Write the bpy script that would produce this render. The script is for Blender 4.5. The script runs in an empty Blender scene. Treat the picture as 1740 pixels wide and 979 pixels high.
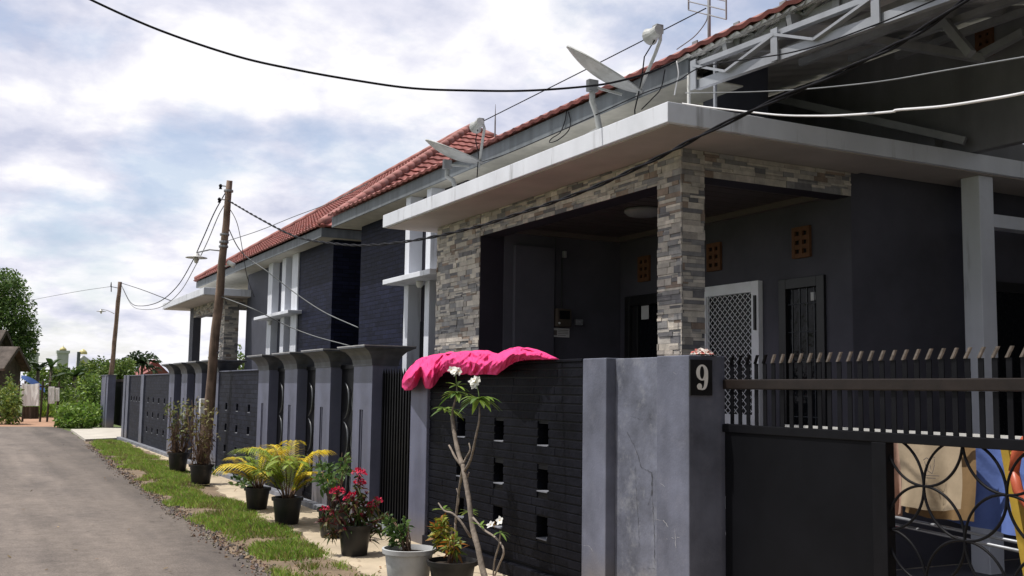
import bpy, bmesh, math, random
from mathutils import Vector, Matrix, Quaternion
R = math.radians
rng = random.Random(11)
scene = bpy.context.scene
COL = scene.collection

# ------------------------------------------------------------------ survey of the place
# the camera's rotation (rows: street-perpendicular X, along-street Y, up Z), eye height 1.6 m
CAM = ((0.8876321101877315, -0.05766655217334939, -0.4569286659032384),
       (-0.46033082057122415, -0.08026154328629176, -0.8841117691228446),
       (0.01430987756405444, 0.9951043429860715, -0.09778841431560634))
FOC = 1790.0
EYE = Vector((0, 0, 1.6))
def ray(x, y):
    c = (x - 870, -(y - 489.5), -FOC)
    return Vector([sum(CAM[i][k] * c[k] for k in range(3)) for i in range(3)])
def PX(x, y, X): d = ray(x, y); return EYE + d * (X / d.x)
def PY(x, y, Y): d = ray(x, y); return EYE + d * (Y / d.y)
def PZ(x, y, Z=0.0): d = ray(x, y); return EYE + d * ((Z - 1.6) / d.z)

# ------------------------------------------------------------------ materials
def new_mat(name):
    m = bpy.data.materials.new(name); m.use_nodes = True
    nt = m.node_tree
    return m, nt, nt.nodes['Principled BSDF']
def mat(name, col, rough=.7, var=.2, scale=3., bump=.15, bscale=40., streak=0., attr=False, metal=0., spec=.4,
        dirt=0., dirtcol=(.12, .10, .08), transl=0., bdist=.01, sx=9, base=0., drip=0.):
    m, nt, b = new_mat(name); N = nt.nodes.new; L = nt.links.new
    tc = N('ShaderNodeTexCoord')
    n1 = N('ShaderNodeTexNoise'); n1.inputs['Scale'].default_value = scale; n1.inputs['Detail'].default_value = 6; n1.inputs['Roughness'].default_value = .6
    L(tc.outputs['Object'], n1.inputs['Vector'])
    mr = N('ShaderNodeMapRange'); mr.inputs['From Min'].default_value = .3; mr.inputs['From Max'].default_value = .7
    mr.inputs['To Min'].default_value = 1 - var; mr.inputs['To Max'].default_value = 1 + var
    L(n1.outputs['Fac'], mr.inputs['Value'])
    mul = N('ShaderNodeMix'); mul.data_type = 'RGBA'; mul.blend_type = 'MULTIPLY'; mul.inputs['Factor'].default_value = 1
    if attr:
        a = N('ShaderNodeAttribute'); a.attribute_name = 'Col'; L(a.outputs['Color'], mul.inputs['A'])
    else:
        mul.inputs['A'].default_value = (*col, 1)
    L(mr.outputs['Result'], mul.inputs['B'])
    out = mul.outputs['Result']
    if streak > 0:
        mp = N('ShaderNodeMapping'); mp.inputs['Scale'].default_value = (sx, sx, .4)
        L(tc.outputs['Object'], mp.inputs['Vector'])
        n2 = N('ShaderNodeTexNoise'); n2.inputs['Scale'].default_value = 1; n2.inputs['Detail'].default_value = 4
        L(mp.outputs['Vector'], n2.inputs['Vector'])
        m2 = N('ShaderNodeMapRange'); m2.inputs['From Min'].default_value = .35; m2.inputs['From Max'].default_value = .68
        m2.inputs['To Min'].default_value = 1 + streak * .5; m2.inputs['To Max'].default_value = 1 - streak
        L(n2.outputs['Fac'], m2.inputs['Value'])
        x = N('ShaderNodeMix'); x.data_type = 'RGBA'; x.blend_type = 'MULTIPLY'; x.inputs['Factor'].default_value = 1
        L(out, x.inputs['A']); L(m2.outputs['Result'], x.inputs['B']); out = x.outputs['Result']
    if dirt > 0:
        n3 = N('ShaderNodeTexNoise'); n3.inputs['Scale'].default_value = scale * 2.3; n3.inputs['Detail'].default_value = 8; n3.inputs['Roughness'].default_value = .7
        L(tc.outputs['Object'], n3.inputs['Vector'])
        m3 = N('ShaderNodeMapRange'); m3.inputs['From Min'].default_value = .52; m3.inputs['From Max'].default_value = .72
        m3.inputs['To Max'].default_value = dirt
        L(n3.outputs['Fac'], m3.inputs['Value'])
        x = N('ShaderNodeMix'); x.data_type = 'RGBA'; L(m3.outputs['Result'], x.inputs['Factor'])
        L(out, x.inputs['A']); x.inputs['B'].default_value = (*dirtcol, 1); out = x.outputs['Result']
    if drip > 0:      # narrow dark drip stains running down from the top edge
        mp = N('ShaderNodeMapping'); mp.inputs['Scale'].default_value = (4.5, 4.5, .5); L(tc.outputs['Object'], mp.inputs['Vector'])
        n4 = N('ShaderNodeTexNoise'); n4.inputs['Scale'].default_value = 1.3; n4.inputs['Detail'].default_value = 6; n4.inputs['Roughness'].default_value = .65
        L(mp.outputs['Vector'], n4.inputs['Vector'])
        m4 = N('ShaderNodeMapRange'); m4.inputs['From Min'].default_value = .57; m4.inputs['From Max'].default_value = .74; m4.inputs['To Max'].default_value = drip
        L(n4.outputs['Fac'], m4.inputs['Value'])
        x = N('ShaderNodeMix'); x.data_type = 'RGBA'; L(m4.outputs['Result'], x.inputs['Factor']); L(out, x.inputs['A']); x.inputs['B'].default_value = (.12, .115, .105, 1); out = x.outputs['Result']
    if base > 0:      # mud splashed up from the pavement
        sz = N('ShaderNodeSeparateXYZ'); L(tc.outputs['Object'], sz.inputs['Vector'])
        na = N('ShaderNodeMath'); na.operation = 'MULTIPLY_ADD'; L(n1.outputs['Fac'], na.inputs[0]); na.inputs[1].default_value = -.55; L(sz.outputs['Z'], na.inputs[2])
        mb_ = N('ShaderNodeMapRange'); mb_.inputs['From Min'].default_value = -.22; mb_.inputs['From Max'].default_value = .12; mb_.inputs['To Min'].default_value = base; mb_.inputs['To Max'].default_value = 0
        L(na.outputs[0], mb_.inputs['Value'])
        x = N('ShaderNodeMix'); x.data_type = 'RGBA'; L(mb_.outputs['Result'], x.inputs['Factor']); L(out, x.inputs['A']); x.inputs['B'].default_value = (.15, .125, .10, 1); out = x.outputs['Result']
    L(out, b.inputs['Base Color'])
    b.inputs['Roughness'].default_value = rough; b.inputs['Metallic'].default_value = metal
    b.inputs['Specular IOR Level'].default_value = spec
    if bump > 0:
        nb = N('ShaderNodeTexNoise'); nb.inputs['Scale'].default_value = bscale; nb.inputs['Detail'].default_value = 5
        L(tc.outputs['Object'], nb.inputs['Vector'])
        bp = N('ShaderNodeBump'); bp.inputs['Strength'].default_value = bump; bp.inputs['Distance'].default_value = bdist
        L(nb.outputs['Fac'], bp.inputs['Height']); L(bp.outputs['Normal'], b.inputs['Normal'])
    if transl > 0:
        t = N('ShaderNodeBsdfTranslucent'); L(out, t.inputs['Color'])
        ms = N('ShaderNodeMixShader'); ms.inputs['Fac'].default_value = transl
        L(b.outputs['BSDF'], ms.inputs[1]); L(t.outputs['BSDF'], ms.inputs[2])
        L(ms.outputs['Shader'], nt.nodes['Material Output'].inputs['Surface'])
    return m

def brick_mat(name, col, mortar, w=.24, h=.07, rough=.55, bump=.8):
    """dark painted brick; courses run along the wall, rows up it"""
    m, nt, b = new_mat(name); N = nt.nodes.new; L = nt.links.new
    tc = N('ShaderNodeTexCoord'); sp = N('ShaderNodeSeparateXYZ'); L(tc.outputs['Object'], sp.inputs['Vector'])
    ad = N('ShaderNodeMath'); ad.operation = 'ADD'; L(sp.outputs['X'], ad.inputs[0]); L(sp.outputs['Y'], ad.inputs[1])
    cb = N('ShaderNodeCombineXYZ'); L(ad.outputs[0], cb.inputs['X']); L(sp.outputs['Z'], cb.inputs['Y'])
    br = N('ShaderNodeTexBrick'); br.inputs['Scale'].default_value = 1; br.inputs['Brick Width'].default_value = w; br.inputs['Row Height'].default_value = h
    br.inputs['Mortar Size'].default_value = .006; br.inputs['Mortar Smooth'].default_value = .3
    br.inputs['Color1'].default_value = (*[c * 1.25 for c in col], 1); br.inputs['Color2'].default_value = (*[c * .7 for c in col], 1)
    br.inputs['Mortar'].default_value = (*mortar, 1)
    L(cb.outputs['Vector'], br.inputs['Vector'])
    n1 = N('ShaderNodeTexNoise'); n1.inputs['Scale'].default_value = 5; n1.inputs['Detail'].default_value = 6
    L(tc.outputs['Object'], n1.inputs['Vector'])
    mr = N('ShaderNodeMapRange'); mr.inputs['To Min'].default_value = .55; mr.inputs['To Max'].default_value = 1.5
    L(n1.outputs['Fac'], mr.inputs['Value'])
    x = N('ShaderNodeMix'); x.data_type = 'RGBA'; x.blend_type = 'MULTIPLY'; x.inputs['Factor'].default_value = 1
    L(br.outputs['Color'], x.inputs['A']); L(mr.outputs['Result'], x.inputs['B']); L(x.outputs['Result'], b.inputs['Base Color'])
    mx = N('ShaderNodeMath'); mx.operation = 'MULTIPLY_ADD'; L(n1.outputs['Fac'], mx.inputs[0]); mx.inputs[1].default_value = .5
    iv = N('ShaderNodeMath'); iv.operation = 'SUBTRACT'; iv.inputs[0].default_value = 1; L(br.outputs['Fac'], iv.inputs[1])
    L(iv.outputs[0], mx.inputs[2])
    bp = N('ShaderNodeBump'); bp.inputs['Strength'].default_value = bump; bp.inputs['Distance'].default_value = .008
    L(mx.outputs[0], bp.inputs['Height']); L(bp.outputs['Normal'], b.inputs['Normal'])
    b.inputs['Roughness'].default_value = rough; b.inputs['Specular IOR Level'].default_value = .07
    return m

M = {}
M['plaster'] = mat('grey_blue_plaster', (.107, .116, .158), .6, .32, 2.6, .2, 60, streak=.2, sx=4, dirt=.3, dirtcol=(.20, .205, .255), base=.7)
M['plaster_crack'] = mat('weathered_plaster', (.112, .121, .16), .6, .42, 3.2, .35, 30, streak=.2, sx=4, dirt=.7, dirtcol=(.23, .24, .27), base=.7)
M['pillar'] = mat('pillar_paint', (.105, .113, .170), .5, .2, 1.8, .15, 50, streak=.2, sx=5, dirt=.25, dirtcol=(.18, .185, .24), base=.7)
M['cap'] = mat('cap_paint', (.062, .068, .085), .5, .3, 4, .15, 40, streak=.3)
M['cap_edge'] = mat('cap_edge', (.35, .35, .36), .6, .3, 4)
M['blackbrick'] = mat('black_painted_brick', (.0055, .006, .0095), .6, .5, 3.5, .5, 25, dirt=.35, dirtcol=(.017, .018, .027), spec=.06)
M['housebrick'] = brick_mat('dark_house_brick', (.0105, .0125, .030), (.004, .005, .011))
M['fencebrick'] = brick_mat('dark_fence_brick', (.017, .019, .03), (.007, .007, .011), .22, .075)
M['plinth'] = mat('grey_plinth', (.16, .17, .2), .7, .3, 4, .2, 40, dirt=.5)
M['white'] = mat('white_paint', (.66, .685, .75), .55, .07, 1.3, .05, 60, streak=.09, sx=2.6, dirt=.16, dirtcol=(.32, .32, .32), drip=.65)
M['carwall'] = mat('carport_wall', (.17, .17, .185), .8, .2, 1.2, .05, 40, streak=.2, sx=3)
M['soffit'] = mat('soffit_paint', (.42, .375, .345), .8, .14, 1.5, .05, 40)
M['soffit2'] = mat('eave_soffit', (.44, .425, .37), .8, .12, 2, .05, 40, streak=.1)
M['fascia'] = mat('grey_fascia', (.13, .145, .16), .6, .15, 2, .05, 30, streak=.25)
M['stone'] = mat('stone_cladding', (1, 1, 1), .75, .22, 14, .35, 70, attr=True)
M['darkwall'] = mat('dark_grey_wall', (.070, .068, .086), .75, .22, 1.6, .06, 50)
M['greywall'] = mat('mid_grey_wall', (.085, .084, .105), .7, .18, 1.6, .06, 50)
M['purple'] = mat('dark_purple_wall', (.024, .02, .032), .6, .2, 2, .05, 40)
M['gable'] = mat('slate_grey_wall', (.062, .066, .09), .7, .2, 2, .05, 40)
M['ceil'] = mat('pvc_ceiling', (.075, .06, .06), .45, .15, 3, 0)
M['cornice'] = mat('cornice', (.12, .10, .095), .5, .1, 3, 0)
M['frame'] = mat('dark_frame', (.012, .012, .013), .4, .2, 5, 0)
M['alu'] = mat('white_aluminium', (.84, .85, .88), .4, .08, 4, 0)
M['terracotta'] = mat('orange_clay', (.125, .055, .024), .8, .25, 8, .2, 60)
M['hole'] = mat('opening_dark', (.004, .004, .004), .9, 0, 3, 0)  # plain black standing for the dark inside openings
M['tile'] = mat('red_roof_tile', (.25, .075, .064), .65, .4, 2.8, .2, 60, dirt=.6, dirtcol=(.13, .055, .048))
M['ridge'] = mat('ridge_tile', (.31, .125, .11), .65, .3, 3, .2, 50, dirt=.3, dirtcol=(.25, .14, .12))
M['blackiron'] = mat('black_iron', (.0055, .0057, .0075), .45, .3, 5, .06, 40, spec=.10)
M['gatesheet'] = mat('gate_sheet', (.005, .0053, .007), .55, .25, 2, .05, 8, spec=.07, dirt=.06, dirtcol=(.015, .015, .019))
M['rail_rust'] = mat('brown_rail', (.015, .0105, .009), .5, .4, 6, .1, 40, spec=.25)
M['spiketip'] = mat('sunlit_spike_tip', (.22, .195, .18), .5, .45, 30, 0)
M['ironlight'] = mat('grey_iron_relief', (.065, .07, .08), .35, .3, 8, 0)
M['galv'] = mat('galvanised_steel', (.30, .315, .345), .45, .15, 5, .05, 40, metal=.25)
M['galvdark'] = mat('dull_steel', (.24, .245, .26), .55, .2, 4, .05, 40)
M['sheetroof'] = mat('sheet_roof', (.50, .50, .49), .6, .2, 2, 0)
M['numplate'] = mat('number_plate', (.008, .008, .009), .3, .1, 4, 0)
M['numeral'] = mat('white_numeral', (.72, .71, .69), .5, .1, 15, 0)
M['pink'] = mat('pink_cloth', (.88, .072, .28), .75, .12, 6, .6, 22, transl=.18, bdist=.015, spec=.2)
M['asphalt'] = None
M['concrete'] = mat('pale_concrete', (.42, .35, .255), .85, .25, 1.6, .35, 35, dirt=.4, dirtcol=(.22, .175, .12))
M['apron'] = mat('concrete_apron', (.46, .43, .38), .85, .15, 1.5, .3, 30, dirt=.2, dirtcol=(.3, .26, .2))
M['soil'] = mat('brown_soil', (.17, .125, .085), .95, .35, 3, .6, 30, dirt=.5, dirtcol=(.09, .075, .035), bdist=.02)
M['ground'] = mat('green_ground', (.09, .12, .035), .95, .4, .8, .5, 20, dirt=.4, dirtcol=(.12, .085, .05), bdist=.03)
M['dirt'] = mat('red_dirt', (.34, .20, .13), .95, .3, 1.2, .5, 20, dirt=.3, dirtcol=(.2, .13, .09), bdist=.02)
M['leaf'] = mat('leaf', (1, 1, 1), .5, .2, 6, 0, attr=True, transl=.3, spec=.35)
M['petal'] = mat('petal', (1, 1, 1), .6, .1, 20, 0, attr=True, transl=.2)
M['grass'] = mat('grass', (1, 1, 1), .6, .2, 2, 0, attr=True, transl=.3, spec=.25)
M['bark'] = mat('grey_bark', (.22, .185, .155), .9, .4, 18, .6, 60, bdist=.006)
M['twig'] = mat('brown_twig', (.15, .095, .065), .9, .4, 15, .3, 60)
M['polewood'] = mat('weathered_pole', (.20, .14, .108), .85, .4, 5, .5, 40, streak=.4)
M['potblack'] = mat('black_plastic_pot', (.014, .014, .015), .4, .25, 6, .05, 30, dirt=.25, dirtcol=(.06, .05, .04))
M['potgrey'] = mat('grey_white_pot', (.42, .43, .44), .5, .15, 4, .05, 30, dirt=.35, dirtcol=(.2, .18, .15))
M['potsoil'] = mat('pot_soil', (.035, .025, .018), .95, .4, 20, .8, 60)
M['cable'] = mat('black_cable', (.008, .008, .011), .6, .2, 4, 0, spec=.12)
M['cablegrey'] = mat('grey_cable', (.16, .17, .18), .5, .2, 4, 0)
M['cablewhite'] = mat('white_cable', (.62, .62, .64), .45, .1, 4, 0)
M['dish'] = mat('dish_grey', (.40, .41, .41), .55, .2, 6, .05, 40, dirt=.5, dirtcol=(.2, .19, .17))
M['plastic'] = mat('white_plastic', (.62, .62, .6), .45, .1, 6, 0)
M['lampmetal'] = mat('lamp_metal', (.5, .5, .5), .4, .15, 6, 0)
M['shingle'] = mat('old_shingle', (.10, .082, .072), .9, .45, 2.5, .6, 14, bdist=.03)
M['wood'] = mat('old_wood', (.07, .055, .043), .9, .35, 3, .3, 30, streak=.3)
M['sheetwhite'] = mat('white_sheet', (.82, .82, .81), .8, .06, 3, .1, 30, transl=.55)
M['tarp'] = mat('blue_tarp', (.05, .11, .32), .6, .2, 4, .1, 20)
M['gold'] = mat('gold_dome', (.62, .54, .24), .4, .1, 4, 0)
M['mosque'] = mat('mosque_wall', (.55, .57, .55), .7, .12, 1, 0)
M['mosquewhite'] = mat('mosque_white', (.66, .66, .66), .7, .1, 1, 0)
M['pebble'] = mat('pebble', (1, 1, 1), .9, .25, 20, .3, 60, attr=True)
M['clothbeige'] = mat('beige_cloth', (.42, .335, .235), .7, .12, 5, .25, 25, bdist=.01)
M['clothbrown'] = mat('ochre_cloth', (.24, .155, .075), .75, .15, 5, .2, 25)
M['clothpink'] = mat('dusty_pink_cloth', (.42, .27, .21), .75, .12, 5, .25, 25)
M['clothblue'] = mat('blue_cloth', (.12, .19, .50), .7, .12, 4, .2, 25)
M['yellow'] = mat('yellow_post', (.40, .27, .04), .5, .2, 6, 0)
M['orange'] = mat('orange_plastic', (.45, .10, .05), .4, .15, 6, 0)
M['ink'] = mat('faded_print', (.14, .12, .11), .8, .3, 40, 0)
M['red'] = mat('red_plastic', (.5, .03, .04), .4, .15, 6, 0)
M['slotred'] = mat('slot_back', (.03, .008, .014), .6, .3, 6, 0)
M['paper'] = mat('paper', (.55, .55, .54), .7, .06, 10, 0)
M['rag'] = mat('rag', (1, 1, 1), .7, .2, 20, .2, 60, attr=True)

def glass_mat():
    m, nt, b = new_mat('dark_window_glass'); b.inputs['Base Color'].default_value = (.006, .007, .009, 1)
    b.inputs['Roughness'].default_value = .12; b.inputs['Specular IOR Level'].default_value = .12
    tc = nt.nodes.new('ShaderNodeTexCoord'); n = nt.nodes.new('ShaderNodeTexNoise'); n.inputs['Scale'].default_value = 7; n.inputs['Detail'].default_value = 4
    nt.links.new(tc.outputs['Object'], n.inputs['Vector'])
    bp = nt.nodes.new('ShaderNodeBump'); bp.inputs['Strength'].default_value = .5; bp.inputs['Distance'].default_value = .03
    nt.links.new(n.outputs['Fac'], bp.inputs['Height']); nt.links.new(bp.outputs['Normal'], b.inputs['Normal'])
    return m
M['glass'] = glass_mat()

def asphalt_mat():
    m, nt, b = new_mat('worn_asphalt'); N = nt.nodes.new; L = nt.links.new
    tc = N('ShaderNodeTexCoord')
    n1 = N('ShaderNodeTexNoise'); n1.inputs['Scale'].default_value = .7; n1.inputs['Detail'].default_value = 6; n1.inputs['Roughness'].default_value = .65
    mp = N('ShaderNodeMapping'); mp.inputs['Scale'].default_value = (1.6, .5, 1); L(tc.outputs['Object'], mp.inputs['Vector']); L(mp.outputs['Vector'], n1.inputs['Vector'])
    r1 = N('ShaderNodeValToRGB'); L(n1.outputs['Fac'], r1.inputs['Fac'])
    r1.color_ramp.elements[0].position = .3; r1.color_ramp.elements[0].color = (.112, .096, .087, 1)
    r1.color_ramp.elements[1].position = .72; r1.color_ramp.elements[1].color = (.225, .19, .165, 1)
    n2 = N('ShaderNodeTexNoise'); n2.inputs['Scale'].default_value = 55; n2.inputs['Detail'].default_value = 5; n2.inputs['Roughness'].default_value = .75
    L(tc.outputs['Object'], n2.inputs['Vector'])
    m2 = N('ShaderNodeMapRange'); m2.inputs['From Min'].default_value = .3; m2.inputs['From Max'].default_value = .7; m2.inputs['To Min'].default_value = .66; m2.inputs['To Max'].default_value = 1.36
    L(n2.outputs['Fac'], m2.inputs['Value'])
    v = N('ShaderNodeTexVoronoi'); v.inputs['Scale'].default_value = 75; L(tc.outputs['Object'], v.inputs['Vector'])
    m3 = N('ShaderNodeMapRange'); m3.inputs['From Min'].default_value = .0; m3.inputs['From Max'].default_value = .6; m3.inputs['To Min'].default_value = 1.15; m3.inputs['To Max'].default_value = .85
    L(v.outputs['Distance'], m3.inputs['Value'])
    # the darker, cleaner asphalt along the verge
    sp = N('ShaderNodeSeparateXYZ'); L(tc.outputs['Object'], sp.inputs['Vector'])
    nz = N('ShaderNodeMath'); nz.operation = 'MULTIPLY_ADD'; L(n1.outputs['Fac'], nz.inputs[0]); nz.inputs[1].default_value = 1.2; L(sp.outputs['X'], nz.inputs[2])
    m4 = N('ShaderNodeMapRange'); m4.inputs['From Min'].default_value = 2.0; m4.inputs['From Max'].default_value = 3.1; m4.inputs['To Min'].default_value = 1.08; m4.inputs['To Max'].default_value = .72
    L(nz.outputs[0], m4.inputs['Value'])
    a = N('ShaderNodeMath'); a.operation = 'MULTIPLY'; L(m2.outputs['Result'], a.inputs[0]); L(m3.outputs['Result'], a.inputs[1])
    a2 = N('ShaderNodeMath'); a2.operation = 'MULTIPLY'; L(a.outputs[0], a2.inputs[0]); L(m4.outputs['Result'], a2.inputs[1])
    x = N('ShaderNodeMix'); x.data_type = 'RGBA'; x.blend_type = 'MULTIPLY'; x.inputs['Factor'].default_value = 1
    L(r1.outputs['Color'], x.inputs['A']); L(a2.outputs[0], x.inputs['B']); L(x.outputs['Result'], b.inputs['Base Color'])
    mq = N('ShaderNodeMapping'); mq.inputs['Scale'].default_value = (1.7, .07, 1); L(tc.outputs['Object'], mq.inputs['Vector'])
    n5 = N('ShaderNodeTexNoise'); n5.inputs['Scale'].default_value = 1; n5.inputs['Detail'].default_value = 4; L(mq.outputs['Vector'], n5.inputs['Vector'])
    m5 = N('ShaderNodeMapRange'); m5.inputs['From Min'].default_value = .35; m5.inputs['From Max'].default_value = .65; m5.inputs['To Min'].default_value = .84; m5.inputs['To Max'].default_value = 1.16; L(n5.outputs['Fac'], m5.inputs['Value'])
    n6 = N('ShaderNodeTexNoise'); n6.inputs['Scale'].default_value = 6; n6.inputs['Detail'].default_value = 8; n6.inputs['Roughness'].default_value = .8; L(tc.outputs['Object'], n6.inputs['Vector'])
    m6 = N('ShaderNodeMapRange'); m6.inputs['From Min'].default_value = .35; m6.inputs['From Max'].default_value = .65; m6.inputs['To Min'].default_value = .82; m6.inputs['To Max'].default_value = 1.18; L(n6.outputs['Fac'], m6.inputs['Value'])
    a3 = N('ShaderNodeMath'); a3.operation = 'MULTIPLY'; L(m5.outputs['Result'], a3.inputs[0]); L(m6.outputs['Result'], a3.inputs[1])
    a4 = N('ShaderNodeMath'); a4.operation = 'MULTIPLY'; L(a2.outputs[0], a4.inputs[0]); L(a3.outputs[0], a4.inputs[1]); L(a4.outputs[0], x.inputs['B'])
    bp = N('ShaderNodeBump'); bp.inputs['Strength'].default_value = .5; bp.inputs['Distance'].default_value = .01
    L(a.outputs[0], bp.inputs['Height']); L(bp.outputs['Normal'], b.inputs['Normal'])
    b.inputs['Roughness'].default_value = .85; b.inputs['Specular IOR Level'].default_value = .25
    return m
M['asphalt'] = asphalt_mat()

# ------------------------------------------------------------------ mesh building
class MB:
    def __init__(s): s.v = []; s.f = []; s.c = []; s.col = (1, 1, 1)
    def add(s, vs, fs):
        o = len(s.v); s.v.extend([tuple(p) for p in vs])
        for f in fs: s.f.append(tuple(i + o for i in f)); s.c.append(s.col)
        return s
    def box(s, x0, x1, y0, y1, z0, z1):
        x0, x1 = min(x0, x1), max(x0, x1); y0, y1 = min(y0, y1), max(y0, y1); z0, z1 = min(z0, z1), max(z0, z1)
        return s.add([(x0, y0, z0), (x1, y0, z0), (x1, y1, z0), (x0, y1, z0), (x0, y0, z1), (x1, y0, z1), (x1, y1, z1), (x0, y1, z1)],
                     [(0, 3, 2, 1), (4, 5, 6, 7), (0, 1, 5, 4), (1, 2, 6, 5), (2, 3, 7, 6), (3, 0, 4, 7)])
    def bar(s, p, q, w, h, up=(0, 0, 1)):
        p, q = Vector(p), Vector(q); d = (q - p).normalized(); a = d.cross(Vector(up))
        if a.length < 1e-4: a = d.cross(Vector((1, 0, 0)))
        a.normalize(); b = a.cross(d).normalized(); a *= w / 2; b *= h / 2
        return s.add([p - a - b, p + a - b, p + a + b, p - a + b, q - a - b, q + a - b, q + a + b, q - a + b],
                     [(0, 3, 2, 1), (4, 5, 6, 7), (0, 1, 5, 4), (1, 2, 6, 5), (2, 3, 7, 6), (3, 0, 4, 7)])
    def tube(s, pts, r, n=8, cap=True):
        pts = [Vector(p) for p in pts]; rs = r if isinstance(r, (list, tuple)) else [r] * len(pts)
        vs = []; a = None
        for i, p in enumerate(pts):
            d = (pts[min(i + 1, len(pts) - 1)] - pts[max(i - 1, 0)])
            if d.length < 1e-7: d = Vector((0, 0, 1))
            d.normalize()
            if a is None:
                a = d.cross(Vector((0, 0, 1)))
                if a.length < .05: a = d.cross(Vector((1, 0, 0)))
            a = (a - d * a.dot(d)).normalized(); b = d.cross(a)
            for k in range(n):
                t = 2 * math.pi * k / n; vs.append(p + (a * math.cos(t) + b * math.sin(t)) * rs[i])
        fs = []
        for i in range(len(pts) - 1):
            for k in range(n):
                fs.append((i * n + k, i * n + (k + 1) % n, (i + 1) * n + (k + 1) % n, (i + 1) * n + k))
        if cap: fs.append(tuple(range(n - 1, -1, -1))); fs.append(tuple((len(pts) - 1) * n + k for k in range(n)))
        return s.add(vs, fs)
    def lathe(s, prof, c=(0, 0, 0), n=24, axis=None):
        c = Vector(c); q = Vector((0, 0, 1)).rotation_difference(Vector(axis)) if axis else None
        vs = []
        for r, z in prof:
            for k in range(n):
                t = 2 * math.pi * k / n; p = Vector((r * math.cos(t), r * math.sin(t), z))
                vs.append((q @ p if q else p) + c)
        fs = []
        for i in range(len(prof) - 1):
            for k in range(n): fs.append((i * n + k, i * n + (k + 1) % n, (i + 1) * n + (k + 1) % n, (i + 1) * n + k))
        return s.add(vs, fs)
    def prism(s, poly, axis, a, b):
        """poly: 2-D outline; axis 'x','y' or 'z' is the extrusion axis from a to b"""
        def P(u, w, t): return {'x': (t, u, w), 'y': (u, t, w), 'z': (u, w, t)}[axis]
        n = len(poly)
        vs = [P(u, w, a) for u, w in poly] + [P(u, w, b) for u, w in poly]
        fs = [tuple(range(n - 1, -1, -1)), tuple(range(n, 2 * n))] + [(i, (i + 1) % n, n + (i + 1) % n, n + i) for i in range(n)]
        return s.add(vs, fs)
    def grid(s, fn, nu, nv):
        vs = [fn(i / nu, j / nv) for i in range(nu + 1) for j in range(nv + 1)]
        return s.add(vs, [(i * (nv + 1) + j, (i + 1) * (nv + 1) + j, (i + 1) * (nv + 1) + j + 1, i * (nv + 1) + j + 1) for i in range(nu) for j in range(nv)])
    def build(s, name, m, parent=None, smooth=False, bevel=0, base=None):
        me = bpy.data.meshes.new(name)
        off = Vector(base) if base is not None else None
        me.from_pydata([tuple(Vector(v) - off) for v in s.v] if off is not None else s.v, [], s.f)
        me.materials.append(m)
        if any(c != (1, 1, 1) for c in s.c):
            a = me.color_attributes.new('Col', 'FLOAT_COLOR', 'CORNER'); buf = []
            for f, c in zip(s.f, s.c): buf.extend((*c, 1.0) * len(f))
            a.data.foreach_set('color', buf)
        bm = bmesh.new(); bm.from_mesh(me)
        if not getattr(s, 'open', False): bmesh.ops.recalc_face_normals(bm, faces=bm.faces)
        bm.to_mesh(me); bm.free()
        if smooth: me.polygons.foreach_set('use_smooth', [True] * len(me.polygons))
        o = bpy.data.objects.new(name, me); COL.objects.link(o)
        if off is not None: o.location = off
        if parent is not None:
            o.parent = parent
            w = Vector((0, 0, 0)); p = parent
            while p is not None: w = w + p.location; p = p.parent
            if not getattr(s, 'local', False):
                # children are modelled in world coordinates under an unrotated Empty
                o.matrix_parent_inverse = Matrix.Translation(-total(parent))
        if bevel > 0:
            b = o.modifiers.new('bevel', 'BEVEL'); b.width = bevel; b.segments = 2; b.limit_method = 'ANGLE'; b.angle_limit = R(40)
        return o
def total(p):
    w = Vector((0, 0, 0))
    while p is not None:
        w = w + p.location
        if p.parent is not None: w = w + p.matrix_parent_inverse.translation
        p = p.parent
    return w
def tag(o, label=None, cat=None, group=None, kind=None):
    if label: o['label'] = label
    if cat: o['category'] = cat
    if group: o['group'] = group
    if kind: o['kind'] = kind
    return o
def empty(name, loc, label, cat, group=None):
    o = bpy.data.objects.new(name, None); COL.objects.link(o); o.location = loc; o.empty_display_size = .2
    return tag(o, label, cat, group)
def LMB():
    m = MB(); m.local = True; return m
def OMB():
    m = MB(); m.open = True; return m
def copy_tree(o, parent=None):
    c = o.copy(); COL.objects.link(c); c.parent = parent
    for ch in [x for x in o.children]: copy_tree(ch, c)
    return c
def struct(name, mb, m, smooth=False):
    return tag(mb.build(name, m, None, smooth), kind='structure')
def lerp(a, b, t): return a + (b - a) * t
def interp(tab, x):
    if x <= tab[0][0]: return tab[0][1]
    for (a, va), (b, vb) in zip(tab, tab[1:]):
        if x <= b: return lerp(va, vb, (x - a) / (b - a))
    return tab[-1][1]

# ------------------------------------------------------------------ ground, road, pavement
g = OMB()
g.add([(-400, -100, 0), (400, -100, 0), (400, 700, 0), (-400, 700, 0)], [(0, 1, 2, 3)])
struct('ground', g, M['ground'])

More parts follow.
